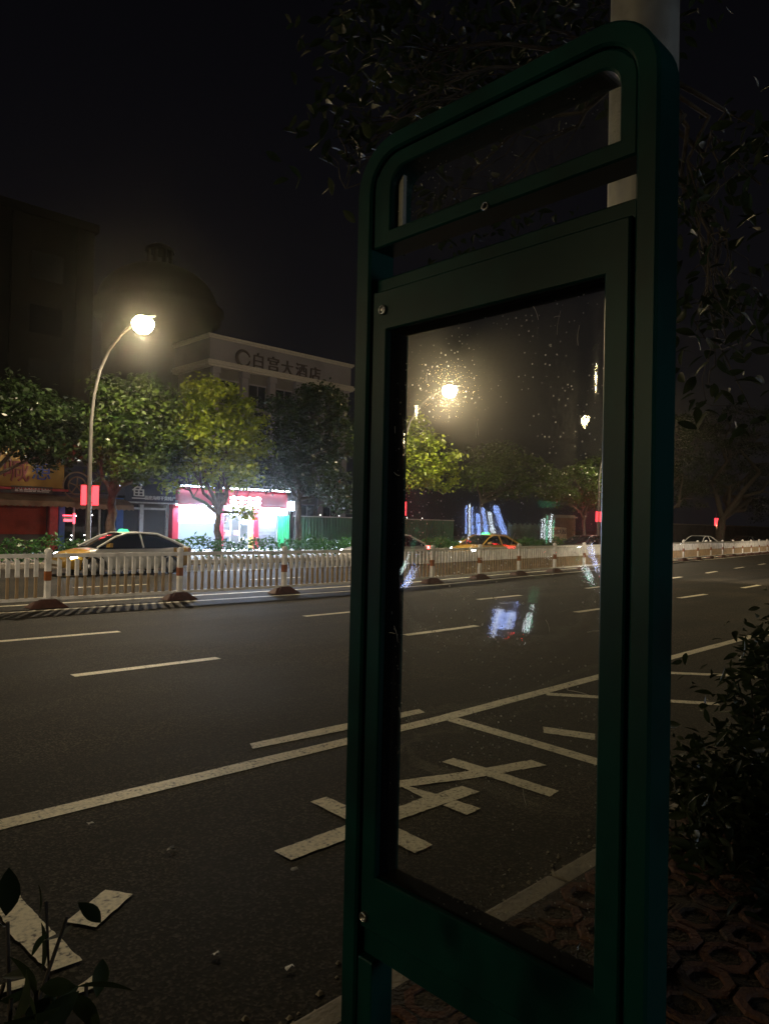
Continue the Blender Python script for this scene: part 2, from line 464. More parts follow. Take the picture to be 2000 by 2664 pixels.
# ================================================================== GROUND
KERB_Y = 1.90
FAR_KERB = 25.8
MB().add([(-260, -260, -0.02), (360, -260, -0.02), (360, 400, -0.02), (-260, 400, -0.02)], [(0, 1, 2, 3)]).build('ground', M_SOIL)['kind'] = 'structure'
MB().add([(-150, KERB_Y - 0.05, 0), (250, KERB_Y - 0.05, 0), (250, FAR_KERB + 0.05, 0), (-150, FAR_KERB + 0.05, 0)], [(0, 1, 2, 3)]).build('road', M_ASPH)['kind'] = 'structure'
kb = MB()
x = -40.0
while x < 120:
    kb.box((x, KERB_Y - 0.13, -0.015), (x + 0.985, KERB_Y, 0.125)); x += 1.0
setprops(kb.build('kerb', M_KERB, None, bevel=0.012), kind='structure')
kb = MB()
x = -60.0
while x < 160:
    kb.box((x, FAR_KERB, -0.015), (x + 0.985, FAR_KERB + 0.15, 0.155)); x += 1.0
setprops(kb.build('far_kerb', M_KERB, None), kind='structure')
setprops(MB().add([(-80, FAR_KERB + 0.14, 0.15), (200, FAR_KERB + 0.14, 0.15), (200, 70, 0.15), (-80, 70, 0.15)], [(0, 1, 2, 3)]).build('far_pavement', M_FARPAVE), kind='structure')
# our pavement: dark soil under hollow octagonal grass pavers
setprops(MB().add([(-40, -12, 0.139), (60, -12, 0.139), (60, KERB_Y - 0.12, 0.139), (-40, KERB_Y - 0.12, 0.139)], [(0, 1, 2, 3)]).build('pavement_soil', M_SOIL), kind='structure')
pv = MB()
pit = 0.2
prs = random.Random(3)
for i in range(-10, 36):
    for j in range(0, 17):
        cx, cyy = i * pit + 0.09, KERB_Y - 0.245 - j * pit
        dz = prs.uniform(-0.008, 0.006); tx, ty = prs.uniform(-.05, .05), prs.uniform(-.05, .05); rj = prs.uniform(-.05, .05); cx += prs.uniform(-.005, .005); cyy += prs.uniform(-.005, .005)
        def ring(r, h):
            o = []
            for k in range(8):
                t = PI / 8 + k * PI / 4 + rj
                xx, yy = r * math.cos(t), r * math.sin(t)
                o.append((cx + xx, cyy + yy, h + dz + tx * xx + ty * yy))
            return o
        rows = [ring(0.103, 0.095), ring(0.103, 0.143), ring(0.098, 0.150), ring(0.066, 0.150), ring(0.060, 0.143), ring(0.057, 0.098)]
        pv.grid(rows, 0, False, True)
setprops(pv.build('pavement', M_PAVER), kind='structure')
wrs = np.random.RandomState(21); wp = []
for k in range(900):
    i_, j_ = wrs.randint(-8, 34), wrs.randint(0, 16); sft = .1 if wrs.rand() < .45 else 0
    c_ = (i_ * pit + .09 + sft, KERB_Y - .245 - j_ * pit - sft)
    if wrs.rand() < .5:
        for q_ in range(wrs.randint(2, 7)): wp.append((c_[0] + wrs.normal() * .02, c_[1] + wrs.normal() * .02, .132))
setprops(leaf_mesh('weeds', wp, .05, leaf_mat('weed_leaf', (.02, .03, .012), (.05, .06, .025)), None, 22, droop=-.7, width=.16), kind='stuff')

# ------------------------------------------------------------------ painted markings (sheets 4 mm proud)
pm = MB()
ZP = 0.004
ZQ = ZP
def gq(*px):
    """painted stroke: outline given as road points, with slightly ragged edges"""
    global ZQ
    ZQ += 0.00025
    pts = [G(*p) for p in px]; o = []
    for i in range(len(pts)):
        a, b = pts[i], pts[(i + 1) % len(pts)]
        n = max(1, int((b - a).length / 0.03))
        nrm = Vector((-(b - a).y, (b - a).x, 0)).normalized()
        for k in range(n):
            p = a.lerp(b, k / n) + nrm * rnd.uniform(-0.0035, 0.0035) * (k > 0)
            o.append((p.x, p.y, ZQ))
    pm.add(o, [tuple(range(len(o)))])
def line(p, q, w, z=ZP):
    p, q = Vector((*p, z)), Vector((*q, z)); d = (q - p).normalized(); s = Vector((-d.y, d.x, 0)) * w / 2
    n = max(1, int((q - p).length / 0.25)); top = []; bot = []
    for k in range(n + 1):
        c = p.lerp(q, k / n)
        top.append(c + s * (1 + rnd.uniform(-.05, .05))); bot.append(c - s * (1 + rnd.uniform(-.05, .05)))
    pm.grid([bot, top], 0, False)
# parking lane edge and bay lines
line((-6, 4.50), (1.4, 4.46), 0.15); line((1.4, 4.46), (5.0, 4.34), 0.15); line((5.0, 4.34), (10.0, 4.38), 0.15); line((10, 4.38), (24, 4.46), 0.15)
line((5.08, 4.26), (4.98, 2.35), 0.15)
line((6.6, 4.27), (7.6, 2.9), 0.13)
gq((1412, 1892), (1548, 1911), (1548, 1927), (1414, 1908))
line((8.45, 4.3), (9.6, 2.9), 0.14)
line((13.3, 4.35), (13.2, 2.4), 0.14); line((-1.2, 4.4), (-1.25, 2.3), 0.14)
gq((650, 1936), (878, 1888), (1090, 1846), (1106, 1855), (880, 1905), (657, 1950))
# lane dashes
def laneY(X, which):
    if which == 0: return float(np.interp(X, [-20, 3, 9, 20, 30, 60, 90], [8.2, 8.15, 7.95, 8.1, 8.75, 11.6, 14.5]))
    return float(np.interp(X, [-20, 3, 9, 18, 28, 34, 40, 60, 90], [11.0, 11.0, 10.66, 10.9, 11.75, 12.7, 13.5, 16.5, 20.0]))
for k in range(-5, 14):
    x0 = 3.22 + 5.1 * k
    line((x0, laneY(x0, 0)), (x0 + 1.8, laneY(x0 + 1.8, 0)), 0.15)
    x0 = 3.2 + 5.25 * k + (0.9 if k > 3 else 0)
    line((x0, laneY(x0, 1)), (x0 + 1.8, laneY(x0 + 1.8, 1)), 0.15)
    x0 = 2.0 + 5.2 * k
    line((x0, 18.3 + max(0, x0 - 20) * .08), (x0 + 2, 18.3 + max(0, x0 - 18) * .08), 0.15)
    line((x0 + 1, 22.0 + max(0, x0 - 20) * .04), (x0 + 3, 22.0 + max(0, x0 - 18) * .04), 0.15)
FX = [-40, 3, 8, 12, 16, 19, 22, 24.5, 27, 40, 51, 60, 80]
FY = [14.6, 14.6, 14.5, 14.4, 14.5, 14.92, 15.35, 15.6, 15.9, 17.6, 18.9, 20.1, 22.4]
def fenceY(X): return float(np.interp(X, FX, FY))
for X in np.arange(-30, 74, 2.0):
    for dy, w in ((-0.42, 0.13), (0.62, 0.15)):
        line((X, fenceY(X) + dy), (X + 2.0, fenceY(X + 2.0) + dy), w)
# painted characters in the bay in front of the sign
gq((1149, 1984), (1179, 1974), (1300, 2011), (1453, 2060), (1429, 2075), (1290, 2029))
gq((1022, 2035), (1200, 2011), (1382, 1979), (1422, 1993), (1210, 2030), (1038, 2051))
gq((1022, 2038), (1062, 2048), (1147, 2072), (1101, 2078))
gq((713, 2217), (876, 2158), (1019, 2108), (1101, 2077), (1201, 2047), (1247, 2062), (1130, 2103), (1019, 2142), (876, 2196), (757, 2241))
gq((1152, 2098), (1185, 2085), (1250, 2106), (1214, 2123))
gq((807, 2089), (849, 2076), (1010, 2145), (1125, 2201), (1079, 2223), (960, 2164))
gq((-60, 2350), (0, 2334), (45, 2322), (63, 2349), (111, 2400), (214, 2503), (129, 2533), (33, 2442), (0, 2385), (-60, 2400))
gq((169, 2403), (274, 2319), (346, 2330), (250, 2417))
gq((169, 2596), (253, 2533), (274, 2560), (185, 2600))
gq((-60, 2585), (84, 2545), (84, 2566), (-60, 2610))
setprops(pm.build('road_markings', M_PAINT), kind='structure')

# ================================================================== STREET LAMPS
M_POLE = mat('lamp_pole_paint', (0.085, 0.08, 0.076), 0.45, var=0.35, scale=3)
M_LENS = glow('bloom_lens', (1.0, 0.80, 0.42), 160.0)
M_HOFF = mat('headlight_glass', (.5, .5, .5), .1)
M_REDBOX = glow('red_light_box', (1.0, 0.05, 0.07), 2.4)
M_REDFRAME = mat('red_frame', (0.25, 0.01, 0.015), 0.4)
def street_lamp(label, base, head, boxes=True, low=False, aim=None, power=LAMP_W, zbox=2.2, group='street lamps along the far pavement'):
    t = thing('lantern_post' if low else 'street_lamp', label, 'lantern post' if low else 'street lamp', base, 0, None if low else group)
    b = Vector(base); hd = Vector(head) - b
    h = hd.z
    pts = [Vector((0, 0, z)) for z in (0, 2.0, 4.2, h * 0.60)]
    flat = Vector((hd.x, hd.y, 0))
    for (k, zz) in ((0.05, .72), (0.16, .82), (0.34, .90), (0.58, .955), (0.82, 0.99), (0.95, 1.0)):
        pts.append(flat * k + Vector((0, 0, h * zz)))
    if low: pts = [Vector((0, 0, z)) for z in np.linspace(0, 3.3, 10)]
    mb = MB(); mb.tube(pts, [.10, .085, .072, .066, .06, .056, .052, .047, .043, .04], 12)
    mb.lathe((0, 0, 0), [(.20, 0), (.20, .03), (.125, .06), (.12, .5), (.10, .53)], 14)
    mb.build('pole', M_POLE, t)
    if not low:
        d = flat.normalized(); s = Vector((-d.y, d.x, 0))
        hb = MB(); c0 = flat * 0.90 + Vector((0, 0, h + 0.06))
        rows = []
        for (k, w, ht) in ((-.1, .04, .03), (.1, .07, .05), (.4, .10, .06), (.75, .09, .05), (.9, .04, .03)):
            rows.append([c0 + d * k + s * (w * math.cos(a)) + Vector((0, 0, max(-.01, ht * math.sin(a)))) for a in np.linspace(0, 2 * PI, 12, endpoint=False)])
        hb.grid(rows, 0, True, True); hb.build('lamp_head', M_POLE, t)
        lb = MB(); lb.lathe((hd.x, hd.y, h - 0.10), [(0.02, -.38), (.16, -.35), (.29, -.25), (.37, -.07), (.36, .06), (.24, .19), (.05, .24)], 18)  # globe enlarged so its shape carries the lamp's bloom
        lb.build('bloom_lens', M_LENS if power else M_HOFF, t)
    if power:
        # the luminaire throws most of its light down and across the road, a little spills all round
        ld = bpy.data.lights.new('lamp_light', 'SPOT'); ld.energy = power; ld.color = (1.0, 0.83, 0.58); ld.shadow_soft_size = 0.12
        ld.spot_size = math.radians(166 if aim is None else 70); ld.spot_blend = 0.45 if aim is None else 0.8
        lo = bpy.data.objects.new('lamp_light', ld); COL.objects.link(lo); lo.parent = t; lo.location = (hd.x, hd.y, h - 0.52)
        if aim is not None: lo.rotation_euler = (Vector(aim) - b - Vector(lo.location)).to_track_quat('-Z', 'Y').to_euler()
        lp_ = bpy.data.lights.new('lamp_spill', 'POINT'); lp_.energy = power * (0.17 if aim is None else 0.01); lp_.color = (1.0, 0.70, 0.33); lp_.shadow_soft_size = 0.12
        lo = bpy.data.objects.new('lamp_spill', lp_); COL.objects.link(lo); lo.parent = t; lo.location = (hd.x, hd.y, h - 0.56)
    if boxes:
        for sx in (-1, 1):
            q = MB(); cx = .225 if sx > 0 else -.20; w = .115 if sx > 0 else .085
            q.box((cx - w, -.06, zbox), (cx + w, .06, zbox + .72)); bx = q.build('light_box', M_REDBOX, t, bevel=0.02)
            for zz in (zbox - .024, zbox + .722):
                fr = MB(); fr.box((cx - w - .01, -.07, zz), (cx + w + .01, .07, zz + .022)); fr.build('box_lid', M_REDFRAME, bx)
            for zz in (.1, .68):
                fr = MB(); fr.obox((0, 0, zbox + zz), (cx - sx * w, 0, zbox + zz), (0, 0, 1), .03, .03); fr.build('bracket', M_REDFRAME, bx)
        rl = bpy.data.lights.new('box_light', 'POINT'); rl.energy = 150 if low else 60; rl.color = (1, .35, .16) if low else (1, .06, .08); rl.shadow_soft_size = .25
        ro = bpy.data.objects.new('box_light', rl); COL.objects.link(ro); ro.parent = t; ro.location = (0.30, -0.3, zbox - .05) if low else (0.05, 0.36, zbox + .3)
    return t
LY = 26.6
pb = P(228, 1430, LY); hd1 = P(372, 832, 24.0)
step = P(1169, 1022, 24.0).x - hd1.x
off = hd1.x - pb.x
HZ = hd1.z
names = {-3: 'lit street lamp farthest back along the road behind the viewer', -2: 'lit street lamp third back behind the viewer',
         -1: 'lit street lamp second back, left of the photographed stretch', 0: 'lit street lamp just left of the yellow signboard shop',
         1: 'tall curved warm glowing street lamp left of the red shop with two red boxes', 2: 'street lamp glowing through the clear sign panel',
         3: 'street lamp with a single red box showing at the right edge of the clear panel', 4: 'pale low post with two red light boxes beside the flared trunk at right'}
for k in range(-3, 5):
    bx_, by_ = pb.x + step * (k - 1), LY
    hx = bx_ + off
    if k == 3:
        q = P(1555, 1400, 26.4); bx_, by_, hx = q.x, q.y, q.x + 0.6
    if k == 4:
        q = P(1862, 1420, 27.2); bx_, by_, hx = q.x, q.y, q.x + .6
    street_lamp(names[k], (bx_, by_, 0.15), (hx, 24.0, HZ), boxes=(k >= 1), low=(k == 4), power=(LAMP_W if 0 < k < 4 else 0.0 if k == 4 else LAMP_W * .14), zbox=2.05)
# unseen lamps of our own side, low and aimed to light the fence
for X, lab, am in ((-13.0, 'near side street lamp behind the viewer to the left', (2, 15.5, 0)), (24.0, 'near side street lamp far down the road behind the hedge', (33, 17, 0)), (54.0, 'near side street lamp farthest down the road to the right', (62, 20, 0))):
    street_lamp(lab, (X, 1.3, .125), (X + .3, 4.2, 4.6), boxes=False, aim=am, power=LAMP_W * 2.0, group='street lamps along the near pavement')

# ================================================================== MEDIAN FENCE
fence = thing('median_fence', 'long white and tan road barrier fence on dark rubber feet between the carriageways', 'fence', (0, 14.5, 0))
PITCH = 2.76
xs = [5.23 + PITCH * k for k in range(-13, 27)]
def fpost(X):
    mb = MB(); y = fenceY(X) - 14.5
    mb.box((X - .05, y - .05, .12), (X + .05, y + .05, 1.07))
    mb.lathe((X, y, 1.07), [(.075, 0), (.078, .025), (.06, .05), (.03, .07), (.002, .078)], 14)
    o = mb.build('post', M_WHITE, fence, bevel=.006)
    r = MB(); r.box((X - .053, y - .053, .52), (X + .053, y + .053, .70)); r.build('reflector', M_REFB, o)
    f = MB()
    f.hexa([(X - .36, y - .22, .005), (X + .36, y - .22, .005), (X + .36, y + .22, .005), (X - .36, y + .22, .005),
            (X - .14, y - .10, .17), (X + .14, y - .10, .17), (X + .14, y + .10, .17), (X - .14, y + .10, .17)])
    f.build('foot', M_RUB, fence, bevel=.02)
def fpanel(X0, X1):
    mb = MB(); y0, y1 = fenceY(X0) - 14.5, fenceY(X1) - 14.5
    a, b = Vector((X0 + .05, y0, 0)), Vector((X1 - .05, y1, 0))
    u = Vector((0, 0, 1))
    mb.obox(a + u * 1.0, b + u * 1.0, u, .05, .075); mb.obox(a + u * .17, b + u * .17, u, .045, .06)
    N = 15; d = (b - a).normalized(); n = Vector((-d.y, d.x, 0))
    for k in range(N):
        c = a.lerp(b, (k + 1) / (N + 1)); w = .030; dp = .028
        def ring(z, ww, dd, sh=0): return [c - d * ww - n * dd + u * (z + sh), c + d * ww - n * dd + u * z, c + d * ww + n * dd + u * z, c - d * ww + n * dd + u * (z + sh)]
        lo, mi_, hi = ring(.20, w * .8, dp * .8), ring(.60, w * .8, dp * .8), None
        mb.hexa(lo + mi_, 1)
        mb.hexa(ring(.60, w * 1.15, dp) + ring(.905, w * 1.15, dp, .055), 0)
    mb.build('panel', [M_WHITE, M_TAN], fence)
for i, X in enumerate(xs):
    fpost(X)
    if i + 1 < len(xs): fpanel(X, xs[i + 1])

# ================================================================== BUS STOP SIGN FRAME
KX, T = 1.30, 0.092
ks = thing('bus_stop_sign', 'dark green bus stop sign frame with rounded top and empty clear panels in the foreground', 'bus stop sign', (KX, 1.04, 0.15))
oy, oz = 1.04, 0.15
def kbuild(mb, name, mt, parent=ks, bevel=0.0):
    mb.v = [(v[0] - KX, v[1] - oy, v[2] - oz) for v in mb.v]
    return mb.build(name, mt, parent, bevel)
def rrect(y0, y1, z0, z1, r, top=True, bot=False, n=8):
    """outline in the y-z plane, counter-clockwise from bottom y0"""
    o = []
    def arc(cy_, cz_, a0):
        for k in range(n + 1):
            t = a0 + (PI / 2) * k / n; o.append((cy_ + r * math.cos(t), cz_ + r * math.sin(t)))
    if bot: arc(y0 + r, z0 + r, PI)
    else: o.append((y0, z0))
    if bot: arc(y1 - r, z0 + r, 1.5 * PI)
    else: o.append((y1, z0))
    if top: arc(y1 - r, z1 - r, 0); arc(y0 + r, z1 - r, PI / 2)
    else: o += [(y1, z1), (y0, z1)]
    return o
def frame_ring(mb, outer, inner, x0, x1, ch=0.004, mi=0):
    n = len(outer)
    def inset(o, s):
        c = (sum(p[0] for p in o) / n, sum(p[1] for p in o) / n)
        return [(p[0] + s * np.sign(c[0] - p[0]), p[1] + s * np.sign(c[1] - p[1])) for p in o]
    L = lambda o, x: [(x, p[0], p[1]) for p in o]
    oi, ii = inset(outer, ch), inset(inner, -ch)
    rows = [L(outer, x1), L(outer, x0 + ch), L(oi, x0), L(ii, x0), L(inner, x0 + ch), L(inner, x1), L(outer, x1)]
    mb.grid(rows, mi, False, True)
# outer tube: an upside-down U standing on two legs
YL, YR = 1.458, 0.618
mb = MB()
op = rrect(YR, YL, 0.15, 2.757, 0.13)
def u_path(y0, y1, r, ztop, n=10):
    p = [(y0, 0.15), (y0, ztop - r)]
    for k in range(1, n + 1):
        t = PI - (PI / 2) * k / n; p.append((y0 + r + r * math.cos(t), ztop - r + r * math.sin(t)))
    p.append((y1 - r, ztop))
    for k in range(1, n + 1):
        t = PI / 2 - (PI / 2) * k / n; p.append((y1 - r + r * math.cos(t), ztop - r + r * math.sin(t)))
    p.append((y1, 0.15)); return p
po, pi_ = u_path(YR, YL, .135, 2.757), u_path(YR + .046, YL - .056, .09, 2.757 - .046)
cc = 0.006
def shift(path, inner_path, s):
    return [(a[0] + (b[0] - a[0]) * s / .05, a[1] + (b[1] - a[1]) * s / .05) for a, b in zip(path, inner_path)]
po_c, pi_c = shift(po, pi_, cc), shift(pi_, po, cc)
L = lambda o, xx: [(xx, p[0], p[1]) for p in o]
mb.grid([L(po, KX + T - cc), L(po, KX + cc), L(po_c, KX), L(pi_c, KX), L(pi_, KX + cc), L(pi_, KX + T - cc), L(pi_c, KX + T), L(po_c, KX + T), L(po, KX + T - cc)], 0, False)
kbuild(mb, 'outer_frame', M_GREEN)
# legs widen below the big panel
for (a, b) in ((YL - .111, YL - .056), (YR + .046, YR + .10)):
    mb = MB(); mb.box((KX + .008, a + .0005, .15), (KX + T - .008, b - .0005, .628)); kbuild(mb, 'leg', M_GREEN, bevel=.004)
# header box
hb = MB()
ho = rrect(YR + .0475, YL - .0575, 2.472, 2.7095, .088); hi = rrect(YR + .085, YL - .118, 2.512, 2.668, .05)
frame_ring(hb, ho, hi, KX + .010, KX + T - .006)
hdr = kbuild(hb, 'header_frame', M_GREEN)
mb = MB()
for yy, zz in ((1.03, 2.478),):
    mb.lathe((KX + .005, yy, zz), [(.010, .004), (.010, .001), (.007, 0), (.006, .004), (.001, .004)], 14, 0, 'x')
kbuild(mb, 'lock', M_STEEL, hdr)
for xx in (KX + .030, KX + T - .020):
    mb = MB(); a = rrect(YR + .07, YL - .10, 2.495, 2.69, .05)
    mb.add([(xx, p[0], p[1]) for p in a], [tuple(range(len(a)))]); kbuild(mb, 'header_pane', acrylic_mat('header_acrylic', .05, .03), hdr)
mb = MB(); mb.box((KX + .034, 1.318, 2.522), (KX + .046, 1.334, 2.655)); mb.box((KX + .030, 1.352, 2.60), (KX + .036, 1.366, 2.63)); kbuild(mb, 'header_clip', M_GALV, hdr)
# big lower panel: surround, hinged door, two acrylic sheets
mb = MB()
so = rrect(YR + .0475, YL - .0575, .63, 2.395, .02, False); si = rrect(YR + .105, YL - .118, .80, 2.27, .02, False)
frame_ring(mb, so, si, KX + .026, KX + T - .004)
pnl = kbuild(mb, 'panel_frame', M_GREEN)
mb = MB()
do = rrect(YR + .058, YL - .062, .705, 2.356, .02, False); di = rrect(YR + .112, YL - .115, .846, 2.250, .02, False)
frame_ring(mb, do, di, KX + .008, KX + .024)
door = kbuild(mb, 'door', M_GREEN)
mb = MB()
go = rrect(YR + .106, YL - .109, .84, 2.256, .02, False); gi = rrect(YR + .116, YL - .119, .85, 2.246, .02, False)
frame_ring(mb, go, gi, KX + .0245, KX + T - .012, ch=.002)
kbuild(mb, 'gasket', M_GASKET, door)
for (yy, zz) in ((1.355, 2.303), (1.379, .735)):
    mb = MB()
    mb.lathe((KX - .001, yy, zz), [(.013, .010), (.013, .003), (.009, 0), (.0085, .004), (.001, .004)], 16, 0, 'x'); kbuild(mb, 'lock', M_STEEL, door)
# front sheet bows a little in its frame, rear sheet is nearly flat
rows = []
NR = 260
for i in range(NR + 1):
    z = .842 + (2.254 - .842) * i / NR; row = []
    for j in range(31):
        y = (YR + .108) + (YL - YR - .219) * j / 30
        u_ = i / NR; v_ = j / 30
        bow = 0.0165 * math.tanh((u_ - .50) / .15) + .0022 * math.sin(PI * 2 * v_ + 1.2 + 3 * u_) + .0015 * math.sin(9 * u_ + 2 * v_)
        bow *= (1 - (2 * v_ - 1) ** 6)
        bow += .00002 * math.sin(2 * PI * z / .034 + 2 * math.sin(9 * v_)) + .000012 * math.sin(2 * PI * z / .021 + 7 * v_) + .00012 * math.sin(2 * PI * y / .13 + 3 * z)
        row.append((KX + .045 + bow, y, z))
    rows.append(row)
kbuild(MB().grid(rows), 'front_pane', acrylic_mat('front_acrylic', .05, .022, rough=.045))
rows = []
for i in range(25):
    z = .842 + (2.254 - .842) * i / 24
    rows.append([(KX + T - .022 + .0008 * math.sin(5 * i / 24 + j), (YR + .108) + (YL - YR - .219) * j / 10, z) for j in range(11)])
kbuild(MB().grid(rows), 'rear_pane', acrylic_mat('rear_acrylic', .03, .014))

# scratches in the front sheet
sr = random.Random(17)
for k in range(26):
    y, z = sr.uniform(YR + .13, YL - .13), sr.uniform(.95, 2.2)
    a_ = sr.choice((PI / 2, PI / 2, sr.uniform(0, PI))) + sr.uniform(-.15, .15); L_ = sr.uniform(.006, .05); cv = sr.uniform(-.4, .4)
    mb = MB(); mb.tube([(KX + .0252, y + L_ * t_ * math.cos(a_ + cv * t_), z + L_ * t_ * math.sin(a_ + cv * t_)) for t_ in (0, .33, .66, 1)], sr.uniform(.0003, .0007), 4)
    kbuild(mb, 'scratch', mat('scratch_white', (.5, .48, .45), .5), door)
# pole behind the sign
pc = PX(1675, 150, 2.6)
t = thing('utility_pole', 'thick grey metal pole rising behind the bus stop sign at top right', 'pole', (2.6, pc.y, .15))
mb = MB(); mb.tube([(0, 0, 0), (0, 0, 3), (0, 0, 9)], [.127, .125, .118], 28)
mb.build('shaft', M_GALV, t)
mb = MB(); mb.lathe((0, 0, 4.2), [(.128, 0), (.134, .005), (.134, .05), (.128, .055)], 24); mb.build('band', M_STEEL, t)

# ================================================================== SHOP ROW
SY = 34.0
GZ = 0.15
def spx(px, py=1420, Y=SY): return P(px, py, Y).x
def spz(px, py, Y=SY): return P(px, py, Y).z
M_PLASTER = mat('plaster', (0.30, 0.28, 0.27), 0.85, var=0.3, scale=1.2)
M_DKWALL = mat('dark_wall', (0.10, 0.095, 0.10), 0.8, var=0.4, scale=1.0)
M_YSIGN = mat('yellow_sign', (0.26, 0.15, 0.02), 0.5, var=0.3, scale=1.5)
M_AWN = mat('brown_awning', (0.22, 0.15, 0.10), 0.8, var=0.35, scale=2)
M_SHUT = mat('rust_shutter', (0.28, 0.055, 0.035), 0.55, var=0.3, scale=2)
M_RPIL = mat('red_pillar', (0.42, 0.06, 0.07), 0.5, var=.2)
M_BPIL = mat('blue_pillar', (0.045, 0.13, 0.42), 0.5, var=.2)
M_NAVY = mat('navy_sign', (0.022, 0.026, 0.055), 0.5, var=.3)
M_DKINT = mat('dark_interior', (0.012, 0.012, 0.016), 0.6)
M_LETTER = mat('pale_letters', (0.6, 0.6, 0.62), 0.5, var=.1)
M_DARKL = mat('dark_letters', (0.06, 0.045, 0.05), 0.5)
M_BLUEL = mat('blue_letters', (0.02, 0.05, 0.25), 0.4)
M_MAROON = mat('maroon_letters', (0.16, 0.02, 0.03), 0.4)
M_ALU = mat('aluminium_trim', (0.45, 0.46, 0.48), 0.4, metal=.4)
M_SHOPRED = mat('shop_red', (0.36, 0.012, 0.03), 0.45, var=.15, scale=1)
M_SHOPWHITE = mat('shop_white', (0.75, 0.77, 0.80), 0.5, var=.08)
M_COOL = glow('cool_tube', (0.72, 0.84, 1.0), 32.0)
M_COOLDIM = mat('cool_panel', (.05, .06, .075), .4, var=.1, emit=(.46, .66, .92), es=.7)
M_SIGNLIT = glow('lit_letters', (0.86, 0.92, 1.0), 9.0)
M_SPARK = glow('small_white_light', (1.0, 0.95, 0.9), 12.0)
M_REDNEON = glow('red_neon', (1.0, 0.08, 0.12), 4.0)
def slab(mb, px0, px1, py_top, py_bot, y0, y1, mi=0, py_ref=1400):
    """box whose front stands at depth y0 and whose extents are read off at that depth"""
    a, b = P(px0, py_ref, y0), P(px1, py_ref, y0)
    zt, zb = P((px0 + px1) / 2, py_top, y0).z, P((px0 + px1) / 2, py_bot, y0).z if py_bot is not None else GZ
    return mb.box((a.x, y0, zb), (b.x, y1, zt), mi)
def bx(name, mt, parent, x0, x1, y0, y1, z0, z1, bevel=0):
    mb = MB(); mb.box((x0, y0, z0), (x1, y1, z1)); return mb.build(name, mt, parent, bevel)
def corrug(x0, x1, y, z0, z1, pitch=.2, amp=.03):
    n = max(2, int((x1 - x0) / pitch * 2)); lo = []; hi = []
    for k in range(n + 1):
        xx = x0 + (x1 - x0) * k / n; yy = y + (amp if (k // 1) % 2 else 0)
        lo.append((xx, yy, z0)); hi.append((xx, yy, z1))
    mb = MB(); mb.grid([lo, hi], 0, False)
    mb.grid([[(p[0], p[1] + .02, p[2]) for p in hi], [(p[0], p[1] + .02, p[2]) for p in lo]], 0, False); return mb
def awning(parent, x0, x1, ztop, zfront, depth, y):
    mb = MB(); n = int((x1 - x0) / .12)
    top = []; fr = []; sc = []
    for k in range(n + 1):
        xx = x0 + (x1 - x0) * k / n
        top.append((xx, y, ztop)); fr.append((xx, y - depth, zfront))
        sc.append((xx, y - depth - .01, zfront - .20 - (.06 if k % 2 else 0)))
    mb.grid([top, fr, sc], 0, False)
    mb.grid([[(p[0], p[1], p[2] - .02) for p in q] for q in (fr, top)], 0, False)
    return mb.build('awning', M_AWN, parent)
xA0, xA1, xB1, xC1, xD1 = 4.0, spx(150), spx(318), spx(450), spx(757)
# --- yellow-signed shop
t = thing('shop', 'closed shop with a big yellow signboard and lowered rust red shutter at far left', 'shop', (xA0, SY, GZ))
def lx(v, t): return v - t.location.x
def LB(mb, name, mt, t, bevel=0):
    l0 = t.location; mb.v = [(v[0] - l0.x, v[1] - l0.y, v[2] - l0.z) for v in mb.v]; return mb.build(name, mt, t, bevel)
mb = MB(); mb.box((xA0, SY + .3, GZ), (xA1 - .02, SY + 6, 6.2)); LB(mb, 'wall', M_DKWALL, t)
ys = MB(); ys.box((xA0, SY - .25, 3.02), (xA1 + .12, SY + .3, 5.0)); sgn = LB(ys, 'signboard', M_YSIGN, t, .03)
mb = MB(); mb.box((xA0, SY - .30, 2.90), (xA1 + .3, SY + .3, 3.0))
for k in range(60):
    xx = xA0 + .1 + k * .14
    if xx < xA1 + .2: mb.box((xx, SY - .33, 2.93), (xx + .06, SY - .30, 2.98))
LB(mb, 'sign_trim', M_RPIL, t)
def wtext(t, name, body, size, px, py, Y, mt, depth=.04, parent=None):
    p = P(px, py, Y); l0 = t.location
    return text_mesh(name, body, size, depth, mt, parent or t, Matrix.Translation(-l0) @ wallM(p))
wtext(t, 'lettering', '喊', 1.15, 42, 1226, SY - .30, M_MAROON)
wtext(t, 'lettering', '想', 0.85, 108, 1230, SY - .30, M_BLUEL)
for px in (75, 205):
    c = P(px, 1192, SY - 2.6)
    mb = MB(); mb.tube([(c.x, SY - .2, 5.05), (c.x, SY - 1.4, 5.25), (c.x, SY - 2.4, c.z - .1)], .025, 6); mb.obox((c.x, SY - 2.7, c.z - .1), (c.x, SY - 2.35, c.z - .1), (0, 0, 1), .3, .08); LB(mb, 'sign_floodlight', M_ALU, t)
    pl_ = bpy.data.lights.new('flood_lamp', 'POINT'); pl_.energy = 22; pl_.color = (.95, 1, .8); pl_.shadow_soft_size = .08
    po_ = bpy.data.objects.new('flood_lamp', pl_); COL.objects.link(po_); po_.parent = t; po_.location = Vector((c.x, SY - 2.75, c.z + .1)) - t.location
a, b = P(28, 1272, SY - .3), P(138, 1276, SY - .3)
mb = MB(); mb.box((a.x, SY - .30, a.z - .16), (b.x, SY - .25, a.z + .16)); LB(mb, 'subtitle_bar', M_DARKL, t, .05)
mb = MB()
for k in range(8):
    xx = a.x + .15 + k * (b.x - a.x - .3) / 8
    for q in range(3): mb.box((xx + .02, SY - .32, a.z - .08 + q * .06), (xx + .02 + rnd.uniform(.1, .2), SY - .30, a.z - .05 + q * .06))
LB(mb, 'subtitle_glyphs', M_LETTER, t)
l0 = t.location
